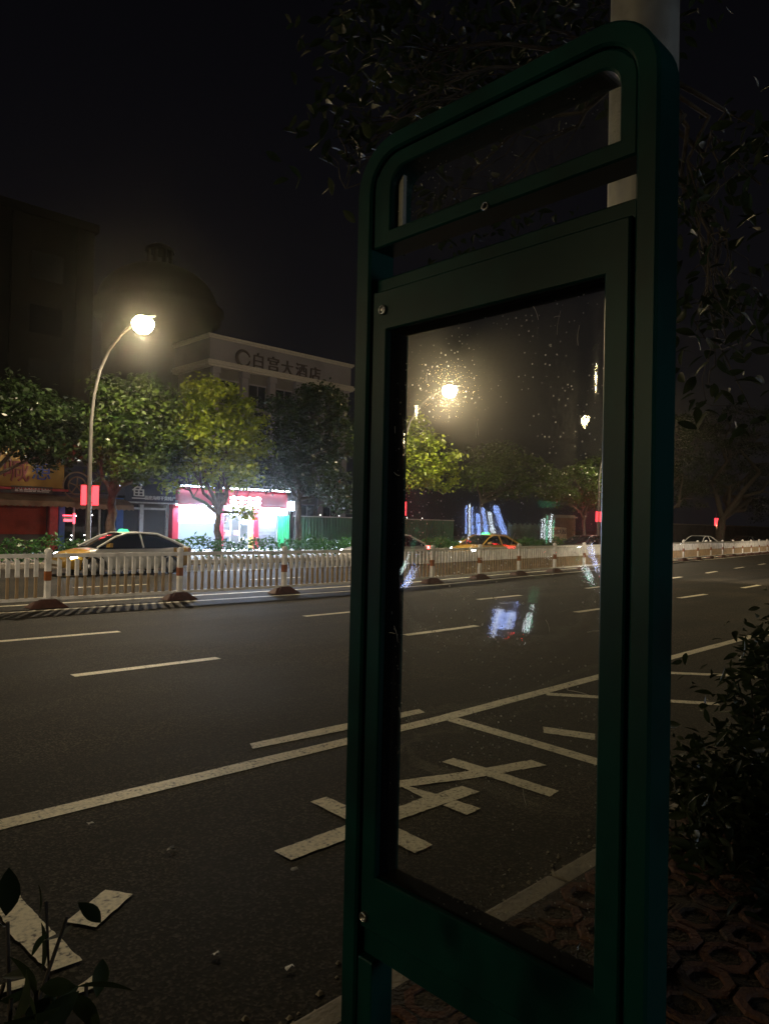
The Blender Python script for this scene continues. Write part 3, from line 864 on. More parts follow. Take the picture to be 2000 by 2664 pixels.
aw = awning(t, xA0 - l0.x, xA1 + .35 - l0.x, 2.72 - GZ, 2.42 - GZ, 1.0, -.02)
sh = MB(); zs = .95
n = 22
for k in range(n):
    z0 = zs + (2.75 - zs) * k / n; sh.hexa([(xA0, SY + .2, z0), (xA1 - .45, SY + .2, z0), (xA1 - .45, SY + .28, z0), (xA0, SY + .28, z0), (xA0, SY + .24, z0 + .078), (xA1 - .45, SY + .24, z0 + .078), (xA1 - .45, SY + .28, z0 + .078), (xA0, SY + .28, z0 + .078)])
LB(sh, 'shutter', M_SHUT, t)
mb = MB(); mb.box((xA1 - .38, SY - .02, GZ), (xA1 - .02, SY + .3, 2.7)); LB(mb, 'pillar', M_RPIL, t)
# --- dark eatery with blue pillars
t = thing('shop', 'dark eatery with a ring emblem sign, brown awning and bright blue side pillars', 'shop', (xA1, SY, GZ))
mb = MB(); mb.box((xA1 + .02, SY + .55, GZ), (xB1 - .02, SY + 6, 6.2)); LB(mb, 'wall', M_DKWALL, t)
mb = MB(); mb.box((xA1 + .32, SY - .22, 2.85), (xB1, SY + .55, 4.1)); LB(mb, 'signboard', M_NAVY, t, .02)
q = P(200, 1278, SY - .25)
mb = MB()
for r_ in (.62, .40):
    c_ = [(q.x + r_ * math.cos(a_), SY - .26, q.z + .25 + r_ * math.sin(a_)) for a_ in np.linspace(0, 2 * PI, 33)]
    mb.tube(c_, .035, 6, 0, False)
for a_ in (0, 1, 2, 3, 4): mb.tube([(q.x, SY - .26, q.z + .25), (q.x + .4 * math.cos(a_ * 1.2566 + .3), SY - .26, q.z + .25 + .4 * math.sin(a_ * 1.2566 + .3))], .03, 6)
LB(mb, 'ring_emblem', M_AWN, t)
l0 = t.location
awning(t, .35, xB1 + .1 - l0.x, 2.66 - GZ, 2.36 - GZ, .9, -.02)
for (p0, p1) in ((151, 166), (300, 318)):
    mb = MB(); mb.box((spx(p0), SY - .04, GZ), (spx(p1), SY + .55, 2.72)); LB(mb, 'pillar', M_BPIL, t)
xs_ = [spx(166) + (spx(300) - spx(166)) * k / 4 for k in range(5)]
for k in range(4):
    mb = MB(); mb.box((xs_[k] + .04, SY + .50, .45), (xs_[k + 1] - .04, SY + .54, 2.6)); LB(mb, 'window', glass_dark(), t)
mb = MB()
for k in range(5): mb.box((xs_[k] - .04, SY + .44, GZ), (xs_[k] + .04, SY + .5, 2.65))
LB(mb, 'window_frame', M_ALU, t)
a = P(165, 1345, SY - .3); mb = MB(); mb.box((a.x, SY - .3, a.z - .22), (a.x + .42, SY - .2, a.z)); LB(mb, 'neon_sign', M_SHOPWHITE, t)
mb = MB(); mb.box((a.x + .02, SY - .315, a.z - .19), (a.x + .4, SY - .302, a.z - .10)); mb.box((a.x, SY - .3, a.z + .04), (a.x + .40, SY - .2, a.z + .10)); mb.box((a.x + .46, SY - .3, a.z - .3), (a.x + .53, SY - .2, a.z + .18)); LB(mb, 'neon_tube', M_REDNEON, t)
mb = MB()
for (px, py) in ((198, 1342), (184, 1404), (240, 1340), (220, 1392), (262, 1400), (220, 1405), (186, 1393)):
    c = P(px, py, SY + .46); mb.lathe((c.x, c.y, c.z - .03), [(.0, 0), (.035, .03), (0, .06)], 8)
LB(mb, 'ceiling_spot', M_SPARK, t)
# --- seafood shop
t = thing('shop', 'unlit dried seafood shop with navy sign and white lettering beside the red shop', 'shop', (xB1, SY, GZ))
mb = MB(); mb.box((xB1 + .02, SY + .6, GZ), (xC1 - .02, SY + 6, 6.2)); LB(mb, 'wall', M_DKWALL, t)
mb = MB(); mb.box((xB1 + .01, SY - .2, 2.58), (xC1 - .03, SY + .6, 3.75)); LB(mb, 'signboard', M_NAVY, t, .02)
mb = MB(); mb.box((xB1 + .01, SY - .24, 2.50), (xC1 - .03, SY - .02, 2.565)); mb.box((xB1 + .05, SY + .3, 2.2), (xC1 - .1, SY + .36, 2.3)); LB(mb, 'sign_trim', M_ALU, t)
wtext(t, 'lettering', '福建海鲜干货特产', .21, 417, 1297, SY - .25, M_LETTER, .02)
wtext(t, 'lettering', '鱼', .75, 361, 1284, SY - .25, M_LETTER, .03)
xw0, xw1, xd0, xd1 = spx(321), spx(370), spx(380), spx(438)
mb = MB(); mb.box((xw0, SY + .5, .6), (xw1, SY + .55, 2.45)); LB(mb, 'window', glass_dark('grey_glass', (.05, .055, .07), .15), t)
mb = MB(); mb.box((xd0, SY + .4, GZ), (xd1, SY + .45, 2.3)); LB(mb, 'door', glass_dark('door_grey', (.03, .032, .036), .3), t)
mb = MB(); mb.box((xw1, SY + .35, GZ), (xd0, SY + .58, 2.45)); mb.box((xd1, SY + .3, GZ), (xd1 + .1, SY + .58, 2.45)); mb.box((xw0, SY + .4, GZ), (xw1, SY + .5, .6)); LB(mb, 'door_frame', M_ALU, t)
# --- brightly lit red shop
t = thing('shop', 'brightly lit shop with red fascia, white lit lettering and red pillars', 'shop', (xC1, SY, GZ))
D = SY + 0.32                                             # recessed glass front
xE = xD1
mb = MB()
mb.box((xC1, SY + 5, GZ), (xE, SY + 5.2, 3.4)); mb.box((xC1, SY + .3, 2.62), (xE, SY + 5, 2.72)); mb.box((xC1, D + .2, GZ), (xC1 + .15, SY + 5, 2.62)); mb.box((xE - .15, D + .2, GZ), (xE, SY + 5, 2.62))
mb.box((xC1, SY - .5, .152), (xE, SY + 5, .17))
LB(mb, 'interior', M_SHOPWHITE, t)
mb = MB(); mb.box((xC1, SY + .5, 2.73), (xE, SY + 5.2, 3.3)); LB(mb, 'wall', M_DKWALL, t)
ztl = spz(456, 1266); zbl = spz(456, 1313)
mb = MB(); x0, x1 = spx(456), spx(745)
prof = [(SY + .45, zbl), (SY - .1, zbl), (SY - .16, zbl + .08), (SY - .10, ztl - .14), (SY + .05, ztl - .02), (SY + .45, ztl)]
rows = [[(xx, p[0], p[1]) for p in prof] for xx in (x0, x1 - .25, x1 - .08, x1)]
rows[3] = [(x1, p[0] + .15 if p[0] < SY + .4 else p[0], p[1]) for p in prof]
mb.grid(rows, 0, True); mb.box((x0, SY + .44, zbl), (x1, SY + .5, ztl))
fas = LB(mb, 'fascia', M_SHOPRED, t)
# lettering: four lit white glyph blocks, too burnt out in the photo to read
mb = MB(); gx0, gx1 = P(598, 1306, SY - .2).x, P(678, 1310, SY - .2).x; gz = P(640, 1306, SY - .2).z
gw = (gx1 - gx0) / 4
for k in range(4):
    c0 = gx0 + gw * k; s_ = gw * .46; cx = c0 + gw / 2
    mb.obox((cx - s_, SY - .22, gz + .2), (cx + s_, SY - .22, gz + .2), (0, 0, 1), .08, .10)
    mb.obox((cx - s_, SY - .22, gz - .02), (cx + s_, SY - .22, gz - .02), (0, 0, 1), .08, .10)
    mb.obox((cx, SY - .22, gz - .3), (cx, SY - .22, gz + .3), (1, 0, 0), .08, .11)
    if k % 2: mb.obox((cx - s_, SY - .22, gz - .25), (cx + s_, SY - .22, gz - .25), (0, 0, 1), .08, .10)
    else: mb.obox((cx - .05, SY - .22, gz), (cx - s_, SY - .22, gz - .3), (0, 1, 0), .1, .08); mb.obox((cx + .05, SY - .22, gz), (cx + s_, SY - .22, gz - .3), (0, 1, 0), .1, .08)
LB(mb, 'lit_lettering', M_SIGNLIT, t)
# tube lights: along the top of the fascia and in the soffit
mb = MB()
k = x0 + .05
while k < x1 - .3:
    L_ = rnd.uniform(.5, .85)
    mb.tube([(k, SY - .34, ztl + .06 - (k - x0) * .0), (min(k + L_, x1 - .1), SY - .34, ztl + .06)], .032, 8); k += L_ + rnd.uniform(.05, .14)
LB(mb, 'top_tube_light', M_COOL, t)
mb = MB()
for k in np.arange(x0, x1, .8): mb.obox((k, SY - .34, ztl + .03), (k, SY + .1, ztl - .03), (0, 0, 1), .03, .03)
LB(mb, 'tube_bracket', M_ALU, t)
mb = MB()
for yy in (SY - .02, SY + .16): mb.box((x0 - .02, yy, 2.47), (x1 - .1, yy + .06, 2.53))
LB(mb, 'soffit_tube_light', M_COOL, t)
mb = MB(); mb.box((spx(744), SY - .25, spz(745, 1328)), (spx(757), SY - .05, spz(745, 1305))); LB(mb, 'end_floodlight', M_COOL, t, .03)
mb = MB(); mb.box((x0, SY - .06, 2.535), (x1, D + .1, 2.60)); LB(mb, 'soffit', M_SHOPWHITE, t)
# bulkhead above the glazing
mb = MB(); mb.box((spx(463), D, 2.05), (spx(566), D + .1, 2.53)); mb.box((spx(582), D, 2.2), (spx(660), D + .1, 2.53)); mb.box((spx(672), D - .1, 2.1), (spx(752), D + .1, 2.53))
LB(mb, 'bulkhead', M_SHOPWHITE, t)
for (p0, p1) in ((447, 464), (570, 582), (660, 673)):
    mb = MB(); mb.box((spx(p0), SY + .02, GZ + .02), (spx(p1), D + .12, 2.53)); LB(mb, 'pillar', M_SHOPRED, t, .03)
mb = MB(); xa, xb = spx(465), spx(568)
mb.box((xa, D + .03, GZ + .02), (xb, D + .07, 1.55)); fw = LB(mb, 'frosted_window', M_COOLDIM, t)
mb = MB()
for k in range(4): mb.box((xa + (xb - xa) * k / 3 - .02, D, GZ + .02), (xa + (xb - xa) * k / 3 + .02, D + .03, 1.56))
mb.box((xa, D, .86), (xb, D + .03, .90)); LB(mb, 'window_frame', M_ALU, fw)
mb = MB(); mb.box((xa, D + .035, 1.56), (xb, D + .06, 2.05)); LB(mb, 'upper_window', glow('bright_window', (.62, .80, 1), 2.2), t)
xa, xb = spx(583), spx(655)
mb = MB()
for k in range(4): mb.box((xa + (xb - xa) * k / 3 - .03, D + .02, GZ + .02), (xa + (xb - xa) * k / 3 + .03, D + .08, 2.2))
mb.box((xa, D + .02, 2.05), (xb, D + .08, 2.12)); LB(mb, 'door_frame', M_ALU, t)
mb = MB(); mb.box((spx(655), SY + .1, GZ), (spx(660), D + .12, 2.53)); LB(mb, 'yellow_trim', mat('yellow_trim', (.6, .45, .12), .5), t)
pst = mat('poster_red', (.55, .2, .25), .5)
for (px, py, w, h) in ((593, 1387, .36, .28), (615, 1386, .34, .26), (647, 1390, .16, .18), (637, 1355, .34, .42), (632, 1400, .12, .24)):
    c = P(px, py, D); mb = MB(); mb.box((c.x - w / 2, D - .015, c.z - h / 2), (c.x + w / 2, D + .01, c.z + h / 2)); LB(mb, 'poster', pst if py > 1370 and w > .2 else M_ALU, t)
# shelves of goods inside
for r_ in range(4):
    mb = MB(); zz = .5 + r_ * .4
    mb.box((xa, SY + 2.4, zz), (xb, SY + 2.8, zz + .03), 0)
    k = xa
    while k < xb - .15:
        w = rnd.uniform(.07, .16); mb.box((k, SY + 2.42, zz + .03), (k + w * .9, SY + 2.7, zz + .03 + rnd.uniform(.15, .3)), rnd.choice((1, 2, 3, 3))); k += w
    LB(mb, 'goods_shelf', [M_ALU, mat('goods_red', (.5, .1, .1), .5), mat('goods_blue', (.1, .25, .5), .5), M_SHOPWHITE], t)
mb = MB()
for yy in (SY + 1.7, SY + 3.4): mb.box((xC1 + .5, yy, 2.55), (xE - .5, yy + .12, 2.6))
LB(mb, 'ceiling_tube_light', M_COOL, t)
# grey roller shutter and green sheet
xa, xb, xc = spx(674), spx(722), spx(751)
mb = MB(); n = 20
for k in range(n):
    z0 = .2 + 1.9 * k / n; mb.box((xa, D - .15 + (k % 2) * .012, z0), (xb, D - .1, z0 + .094))
shu = LB(mb, 'roller_shutter', mat('grey_shutter', (.15, .16, .18), .5, var=.2), t)
mb = MB(); mb.box((spx(676), D - .17, spz(676, 1402)), (spx(694), D - .155, spz(676, 1395))); mb.box((spx(711), D - .17, spz(711, 1392)), (spx(721), D - .155, spz(711, 1385))); LB(mb, 'shutter_notice', M_DARKL, shu)
LB(corrug(xb, xc, D - .32, GZ + .02, 2.1, .13, .03), 'green_sheet', mat('green_sheet', (.02, .36, .12), .45, var=.2), t)
c = P(680, 1347, SY + .3)
mb = MB(); mb.lathe((c.x, SY + .30, c.z), [(.02, -.05), (.20, -.05), (.22, 0), (.20, .05), (.02, .05)], 24, 0, 'y'); mb.v = [(v[0], v[1], c.z + (v[2] - c.z) * 1.35) for v in mb.v]
LB(mb, 'round_sign', glow('round_sign_face', (1, .97, .92), 1.6), t)
mb = MB()
rp = [(c.x + .225 * math.cos(a_), SY + .30, c.z + .225 * 1.35 * math.sin(a_)) for a_ in np.linspace(0, 2 * PI, 29)]
mb.tube(rp, .03, 6, 0, False); mb.obox((c.x - .2, SY + .3, c.z), (c.x - .45, SY + .3, c.z), (0, 0, 1), .04, .04); LB(mb, 'sign_rim', M_DARKL, t)
# real light of the shop front
for (xx, w, e) in ((x0 + 2.2, 4.2, 1900.0), (x1 - 1.9, 3.2, 1400.0)):
    al = bpy.data.lights.new('soffit_light', 'AREA'); al.shape = 'RECTANGLE'; al.size = w; al.size_y = .5; al.energy = e; al.color = (.62, .76, 1.0)
    ao = bpy.data.objects.new('soffit_light', al); COL.objects.link(ao); ao.parent = t; ao.location = (xx - xC1, -.2, 2.44 - GZ); ao.rotation_euler = (math.radians(-28), 0, 0)

# --- site hoarding beyond the shop, and the hotel's gate
hx0, hx1 = spx(760), spx(1180, 1420, SY)
t = thing('hoarding', 'dark green corrugated hoarding running right from the lit red shop', 'fence', (hx0, SY, GZ))
LB(corrug(hx0 + .1, hx1, SY, GZ, 2.05, .24, .04), 'sheet', mat('hoarding_green', (.02, .09, .05), .5, var=.3, scale=2), t)
mb = MB(); mb.box((hx0 + .1, SY - .03, 2.05), (hx1, SY + .08, 2.11)); LB(mb, 'top_rail', M_ALU, t)
mb = MB()
for k in range(8):
    xx = hx0 + .5 + k * 1.5; mb.lathe((xx, SY - .05, 2.15), [(0, 0), (.03, .03), (0, .07)], 8)
LB(mb, 'hoarding_light', M_SPARK, t)
fx0, fx1 = spx(1320), spx(1425)
t = thing('railing_fence', 'pale green railing fence left of the stone hotel sign', 'fence', (fx0, SY, GZ))
mb = MB(); k = fx0
while k < fx1: mb.box((k, SY - .02, GZ), (k + .10, SY + .02, 1.95 + .08 * math.sin(k * 9))); k += .19
mb.box((fx0, SY + .02, 1.6), (fx1, SY + .06, 1.68)); mb.box((fx0, SY + .02, .5), (fx1, SY + .06, .58))
LB(mb, 'pickets', mat('railing_green', (.13, .2, .17), .5, var=.3), t)
# stone name board
Ys = 31.0
a, b = P(1433, 1405, Ys), P(1471, 1405, Ys)
zt, zb = P(1450, 1370, Ys).z, .15
t = thing('stone_sign', 'pale stone name board with dark engraved characters by the brown gate pier', 'stone sign', ((a.x + b.x) / 2, Ys, GZ))
w = (b.x - a.x) / 2
mb = MB(); mb.hexa([(-w * 1.05, -.15, 0), (w * 1.05, -.15, 0), (w * 1.05, .15, 0), (-w * 1.05, .15, 0), (-w * .98, -.13, zt - zb), (w * .9, -.13, zt - zb - .08), (w * .9, .13, zt - zb - .08), (-w * .98, .13, zt - zb)])
mb.build('slab', mat('sign_stone', (.5, .42, .3), .8, var=.3, scale=4), t, .03)
text_mesh('engraving', '白宫大酒店', w * .40, .012, M_DARKL, t, wallM(Vector((0, -.146, zt - zb - .42))))
mb = MB(); mb.box((-.14 - w * .25, -.16, zt - zb - 1.12), (.14 - w * .25, -.14, zt - zb - .78)); mb.build('seal', M_DARKL, t)
a, b = P(1455, 1400, 33.0), P(1496, 1400, 33.0); zt = P(1475, 1340, 33.0).z
t = thing('gate_pier', 'brown gate pier with a broad cap behind the stone name board', 'gate pier', ((a.x + b.x) / 2, 33.0, GZ))
w = (b.x - a.x) / 2
mb = MB(); mb.box((-w, -.0, 0), (w, 1.4, zt - .4)); mb.build('shaft', mat('pier_brown', (.22, .12, .08), .8, var=.3, scale=3), t, .02)
mb = MB(); mb.box((-w * 1.15, -.12, zt - .4), (w * 1.15, 1.5, zt - .28)); mb.box((-w * 1.0, 0.02, zt - .28), (w * 1.0, 1.4, zt - .15)); mb.build('cap', M_KERB, t, .02)
# second boundary wall to the right of the gate
t = thing('boundary_wall', 'low dark wall far right behind the trees', 'wall', (P(1600, 1400, 36).x, 36, GZ))
mb = MB(); mb.box((0, 0, 0), (90, .3, 2.2)); mb.build('wall', M_DKWALL, t)
mb = MB(); mb.box((0, -.06, 2.203), (90, .36, 2.3)); mb.build('coping', M_KERB, t)

# ================================================================== HOTEL AND BACK BUILDINGS
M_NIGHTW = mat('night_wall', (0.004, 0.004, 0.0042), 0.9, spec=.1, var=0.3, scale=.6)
M_HOTELW = mat('hotel_wall', (0.14, 0.13, 0.135), 0.85, var=0.25, scale=.6)
M_HOTEL = mat('hotel_render', (0.24, 0.23, 0.28), 0.85, var=0.2, scale=.6)
HY = 50.0
hL, hR = P(545, 940, HY).x, P(912, 1000, HY).x
ht = thing('hotel', 'pale classical hotel behind the trees with a name along its parapet', 'hotel', (hL, HY, 0))
Wd = hR - hL; z0, z1 = 13.75, 16.25
mb = MB(); mb.box((.3, .3, 0), (Wd - .3, 22, z0)); mb.build('wall', M_HOTELW, ht)
mb = MB(); mb.box((0, 0, z0 + .5), (Wd, 22.3, z1 - .3)); mb.build('parapet', M_HOTEL, ht)
mb = MB()
for (zz, h, e) in ((z1 - .3, .12, .12), (z1 - .18, .18, .22), (z0 + .35, .15, .2), (z0 + .15, .2, .32), (z0, .15, .18)):
    mb.box((-e, -e, zz), (Wd + e, 22.3, zz + h - .003))
mb.build('cornice', mat('hotel_trim', (.5, .47, .46), .8, var=.2), ht)
for k in range(6):
    xx = .6 + k * (Wd - 1.2) / 5
    mb = MB(); mb.box((xx - .28, -.06, 0), (xx + .28, .3, z0 - .5)); mb.box((xx - .36, -.14, z0 - .5), (xx + .36, .3, z0 - .003)); mb.build('pilaster', M_HOTEL, ht, .02)
for r_ in range(4):
    for k in range(5):
        xx = .6 + (k + .5) * (Wd - 1.2) / 5; zz = 1.4 + r_ * 3.2
        mb = MB(); mb.box((xx - .75, .2, zz), (xx + .75, .295, zz + 1.8)); wn_ = mb.build('window', glass_dark(), ht)
        mb = MB(); mb.box((xx - .85, .14, zz - .1), (xx + .85, .2, zz)); mb.box((xx - .85, .14, zz + 1.8), (xx + .85, .2, zz + 1.92)); mb.box((xx - .03, .16, zz), (xx + .03, .2, zz + 1.8)); mb.build('window_frame', M_HOTEL, wn_)
def hp(px, py): return P(px, py, HY - .1) - ht.location
for ch, px, py in (('白', 673, 941), ('宫', 712, 950), ('大', 748, 960), ('酒', 785, 967), ('店', 820, 976)):
    c = hp(px, py); text_mesh('lettering', ch, 1.32, .06, M_DARKL, ht, wallM(Vector((c.x, -.07, c.z))))
c = hp(634, 932); mb = MB()
rp = [(c.x + .62 * math.cos(a_), -.08, c.z + .62 * math.sin(a_)) for a_ in np.linspace(.3, 2 * PI - .2, 30)]
mb.tube(rp, [.05 + .1 * abs(math.sin(k / 29 * PI)) for k in range(30)], 8); mb.build('ring_logo', M_DARKL, ht)
mb = MB()
for (px, py, h) in ((618, 862, 1.2), (578, 852, .8)):
    c = P(px, py, 56) - ht.location; mb.box((c.x - .25, c.y, z1), (c.x + .25, c.y + .4, z1 + h))
mb.build('roof_vent', M_HOTEL, ht)
# round roof drum with a small lantern
DYc = 60.0
dc = P(412, 800, DYc); rad = (P(574, 800, DYc).x - dc.x) * .82
t = thing('roof_rotunda', 'dim round rotunda with small lantern rising behind the street lamp', 'rotunda', (dc.x, DYc, 0))
zt = P(412, 770, DYc).z
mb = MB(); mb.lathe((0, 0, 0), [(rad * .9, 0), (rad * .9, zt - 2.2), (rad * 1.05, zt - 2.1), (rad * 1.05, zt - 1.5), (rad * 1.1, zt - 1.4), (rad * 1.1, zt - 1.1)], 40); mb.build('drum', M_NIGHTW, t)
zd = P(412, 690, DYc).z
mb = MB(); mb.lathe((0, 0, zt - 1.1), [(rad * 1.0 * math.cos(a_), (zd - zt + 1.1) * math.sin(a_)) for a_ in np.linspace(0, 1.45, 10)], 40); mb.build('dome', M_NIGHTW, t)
mb = MB(); zl = P(412, 640, DYc).z
for k in range(8):
    a_ = k * PI / 4; mb.tube([(1.0 * math.cos(a_), 1.0 * math.sin(a_), zd - .3), (1.0 * math.cos(a_), 1.0 * math.sin(a_), zl - .5)], .14, 8)
mb.lathe((0, 0, zl - .5), [(1.25, 0), (1.25, .25), (.9, .5), (.05, .9)], 16); mb.lathe((0, 0, zd - .5), [(1.3, 0), (1.3, .3)], 16); mb.build('lantern', M_NIGHTW, t)
# dark apartment slab behind the left shops
t = thing('apartment_block', 'dark unlit apartment block behind the left hand shops', 'building', (-12, 44, 0))
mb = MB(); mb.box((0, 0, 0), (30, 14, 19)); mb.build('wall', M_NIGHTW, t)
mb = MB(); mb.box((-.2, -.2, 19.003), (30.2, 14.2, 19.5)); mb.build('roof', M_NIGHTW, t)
for r_ in range(5):
    for k in range(8):
        mb = MB(); xx = 1.2 + k * 3.6; zz = 3.0 + r_ * 3.1; mb.box((xx, -.06, zz), (xx + 1.8, -.004, zz + 1.6)); mb.build('window', glass_dark(), t)
mb = MB()
for k in range(9): mb.box((.1 + k * 3.6, -.3, 0), (.35 + k * 3.6, -.004, 18.9))
mb.build('wall_fin', M_NIGHTW, t)

# ================================================================== FAR TREES AND HEDGE
TY = 28.4
def blob(px, py, rx, rz, Y=TY, ry=None):
    c = P(px, py, Y); s = c.y / (ray(px, py).y / FPX) / FPX * 1.0
    k = (c - EYE).dot(RF) / FPX
    return (tuple(c), (rx * k, (ry or rx) * k, rz * k))
M_LEAFLIT = leaf_mat('lit_camphor_leaf', (0.08, 0.13, 0.012), (0.28, 0.34, 0.035))  # brightness of lamp-lit crowns put into this leaf colour
def far_tree(label, bpx, bpy_, fpx, fpy, blobs, clumps, per, seed, r0=.16, Y=TY, leaf=.22, sig=.25, mt=None):
    b = P(bpx, bpy_, Y); f = P(fpx, fpy, Y)
    return tree(label, (b.x, Y, .15), r0, tuple(f), [blob(*q) for q in blobs], clumps, per, sig, leaf, seed, mt, 'street trees along the far pavement')
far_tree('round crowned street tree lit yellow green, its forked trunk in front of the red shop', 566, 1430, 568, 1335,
         [(555, 1050, 75, 60), (500, 1110, 60, 50), (625, 1090, 55, 55), (560, 1140, 90, 50), (640, 1160, 60, 50), (480, 1180, 60, 45), (590, 1230, 80, 40), (455, 1262, 26, 10), (630, 1335, 34, 10)], 230, 62, 11, mt=M_LEAFLIT)
far_tree('leaning street tree just right of the lamp post with two red light boxes', 285, 1425, 292, 1290,
         [(330, 1030, 75, 60), (400, 1060, 60, 55), (300, 1120, 80, 60), (390, 1150, 80, 60), (240, 1150, 70, 45), (405, 1190, 55, 40), (330, 1215, 80, 40)], 235, 60, 12, r0=.2)
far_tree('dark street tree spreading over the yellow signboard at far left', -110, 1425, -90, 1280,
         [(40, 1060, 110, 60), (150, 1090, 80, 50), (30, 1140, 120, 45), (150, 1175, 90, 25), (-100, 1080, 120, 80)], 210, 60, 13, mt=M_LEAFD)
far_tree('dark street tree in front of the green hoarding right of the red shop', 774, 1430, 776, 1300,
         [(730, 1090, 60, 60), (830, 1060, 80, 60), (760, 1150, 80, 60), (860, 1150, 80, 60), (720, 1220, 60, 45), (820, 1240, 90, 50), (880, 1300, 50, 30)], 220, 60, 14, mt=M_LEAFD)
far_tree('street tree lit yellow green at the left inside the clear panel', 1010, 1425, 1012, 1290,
         [(1070, 1130, 60, 50), (1110, 1190, 80, 45), (1000, 1150, 80, 50), (1060, 1230, 80, 40), (1140, 1240, 50, 30)], 170, 60, 15, mt=M_LEAFLIT)
far_tree('street tree with spreading dark crown in the middle of the clear panel', 1250, 1420, 1252, 1310,
         [(1290, 1190, 70, 35), (1360, 1220, 70, 40), (1240, 1240, 70, 35), (1320, 1260, 80, 35), (1420, 1260, 60, 40)], 170, 60, 16)
far_tree('thin forked street tree beside the gate pier seen through the clear panel', 1519, 1410, 1518, 1352,
         [(1500, 1255, 60, 45), (1560, 1230, 60, 50), (1460, 1290, 45, 25), (1540, 1300, 50, 25)], 150, 50, 17, r0=.14)
far_tree('dark roadside tree just right of the sign with drooping foliage', 1720, 1420, 1722, 1350,
         [(1740, 1260, 60, 50), (1800, 1290, 40, 45), (1790, 1230, 60, 50), (1700, 1200, 60, 60), (1820, 1150, 70, 60), (1740, 1120, 70, 60)], 230, 50, 18, Y=26.6, mt=M_LEAFD)
far_tree('old flared trunk tree lit orange beside the far red light boxes', 1868, 1432, 1878, 1350,
         [(1850, 1260, 60, 40), (1920, 1250, 70, 50), (1990, 1260, 60, 60), (1900, 1190, 80, 50), (1960, 1310, 40, 30), (2050, 1230, 70, 60), (1900, 1110, 90, 60), (1990, 1120, 80, 70)], 300, 55, 19, r0=.42, Y=26.6, mt=M_LEAFD)
far_tree('dark tree at the far right edge behind the parked cars', 2080, 1430, 2080, 1330,
         [(2080, 1250, 80, 60), (2150, 1200, 80, 80), (2000, 1330, 50, 35)], 110, 50, 20, Y=26.6, mt=M_LEAFD)
# low hedge along the far kerb
hp_ = []
rs = np.random.RandomState(5)
for k in range(15000):
    X = rs.uniform(2, 56); h = .80 + .1 * math.sin(X * 2.1) + .08 * math.sin(X * 5.3)
    hp_.append((X, 27.0 + rs.normal() * .28, .15 + abs(rs.uniform(0, 1)) ** .7 * h))
hg = leaf_mesh('hedge', hp_, .16, leaf_mat('hedge_leaf', (.02, .07, .02), (.05, .14, .035)), None, 5)
setprops(hg, 'low clipped green hedge along the far pavement in front of the shops', 'hedge')

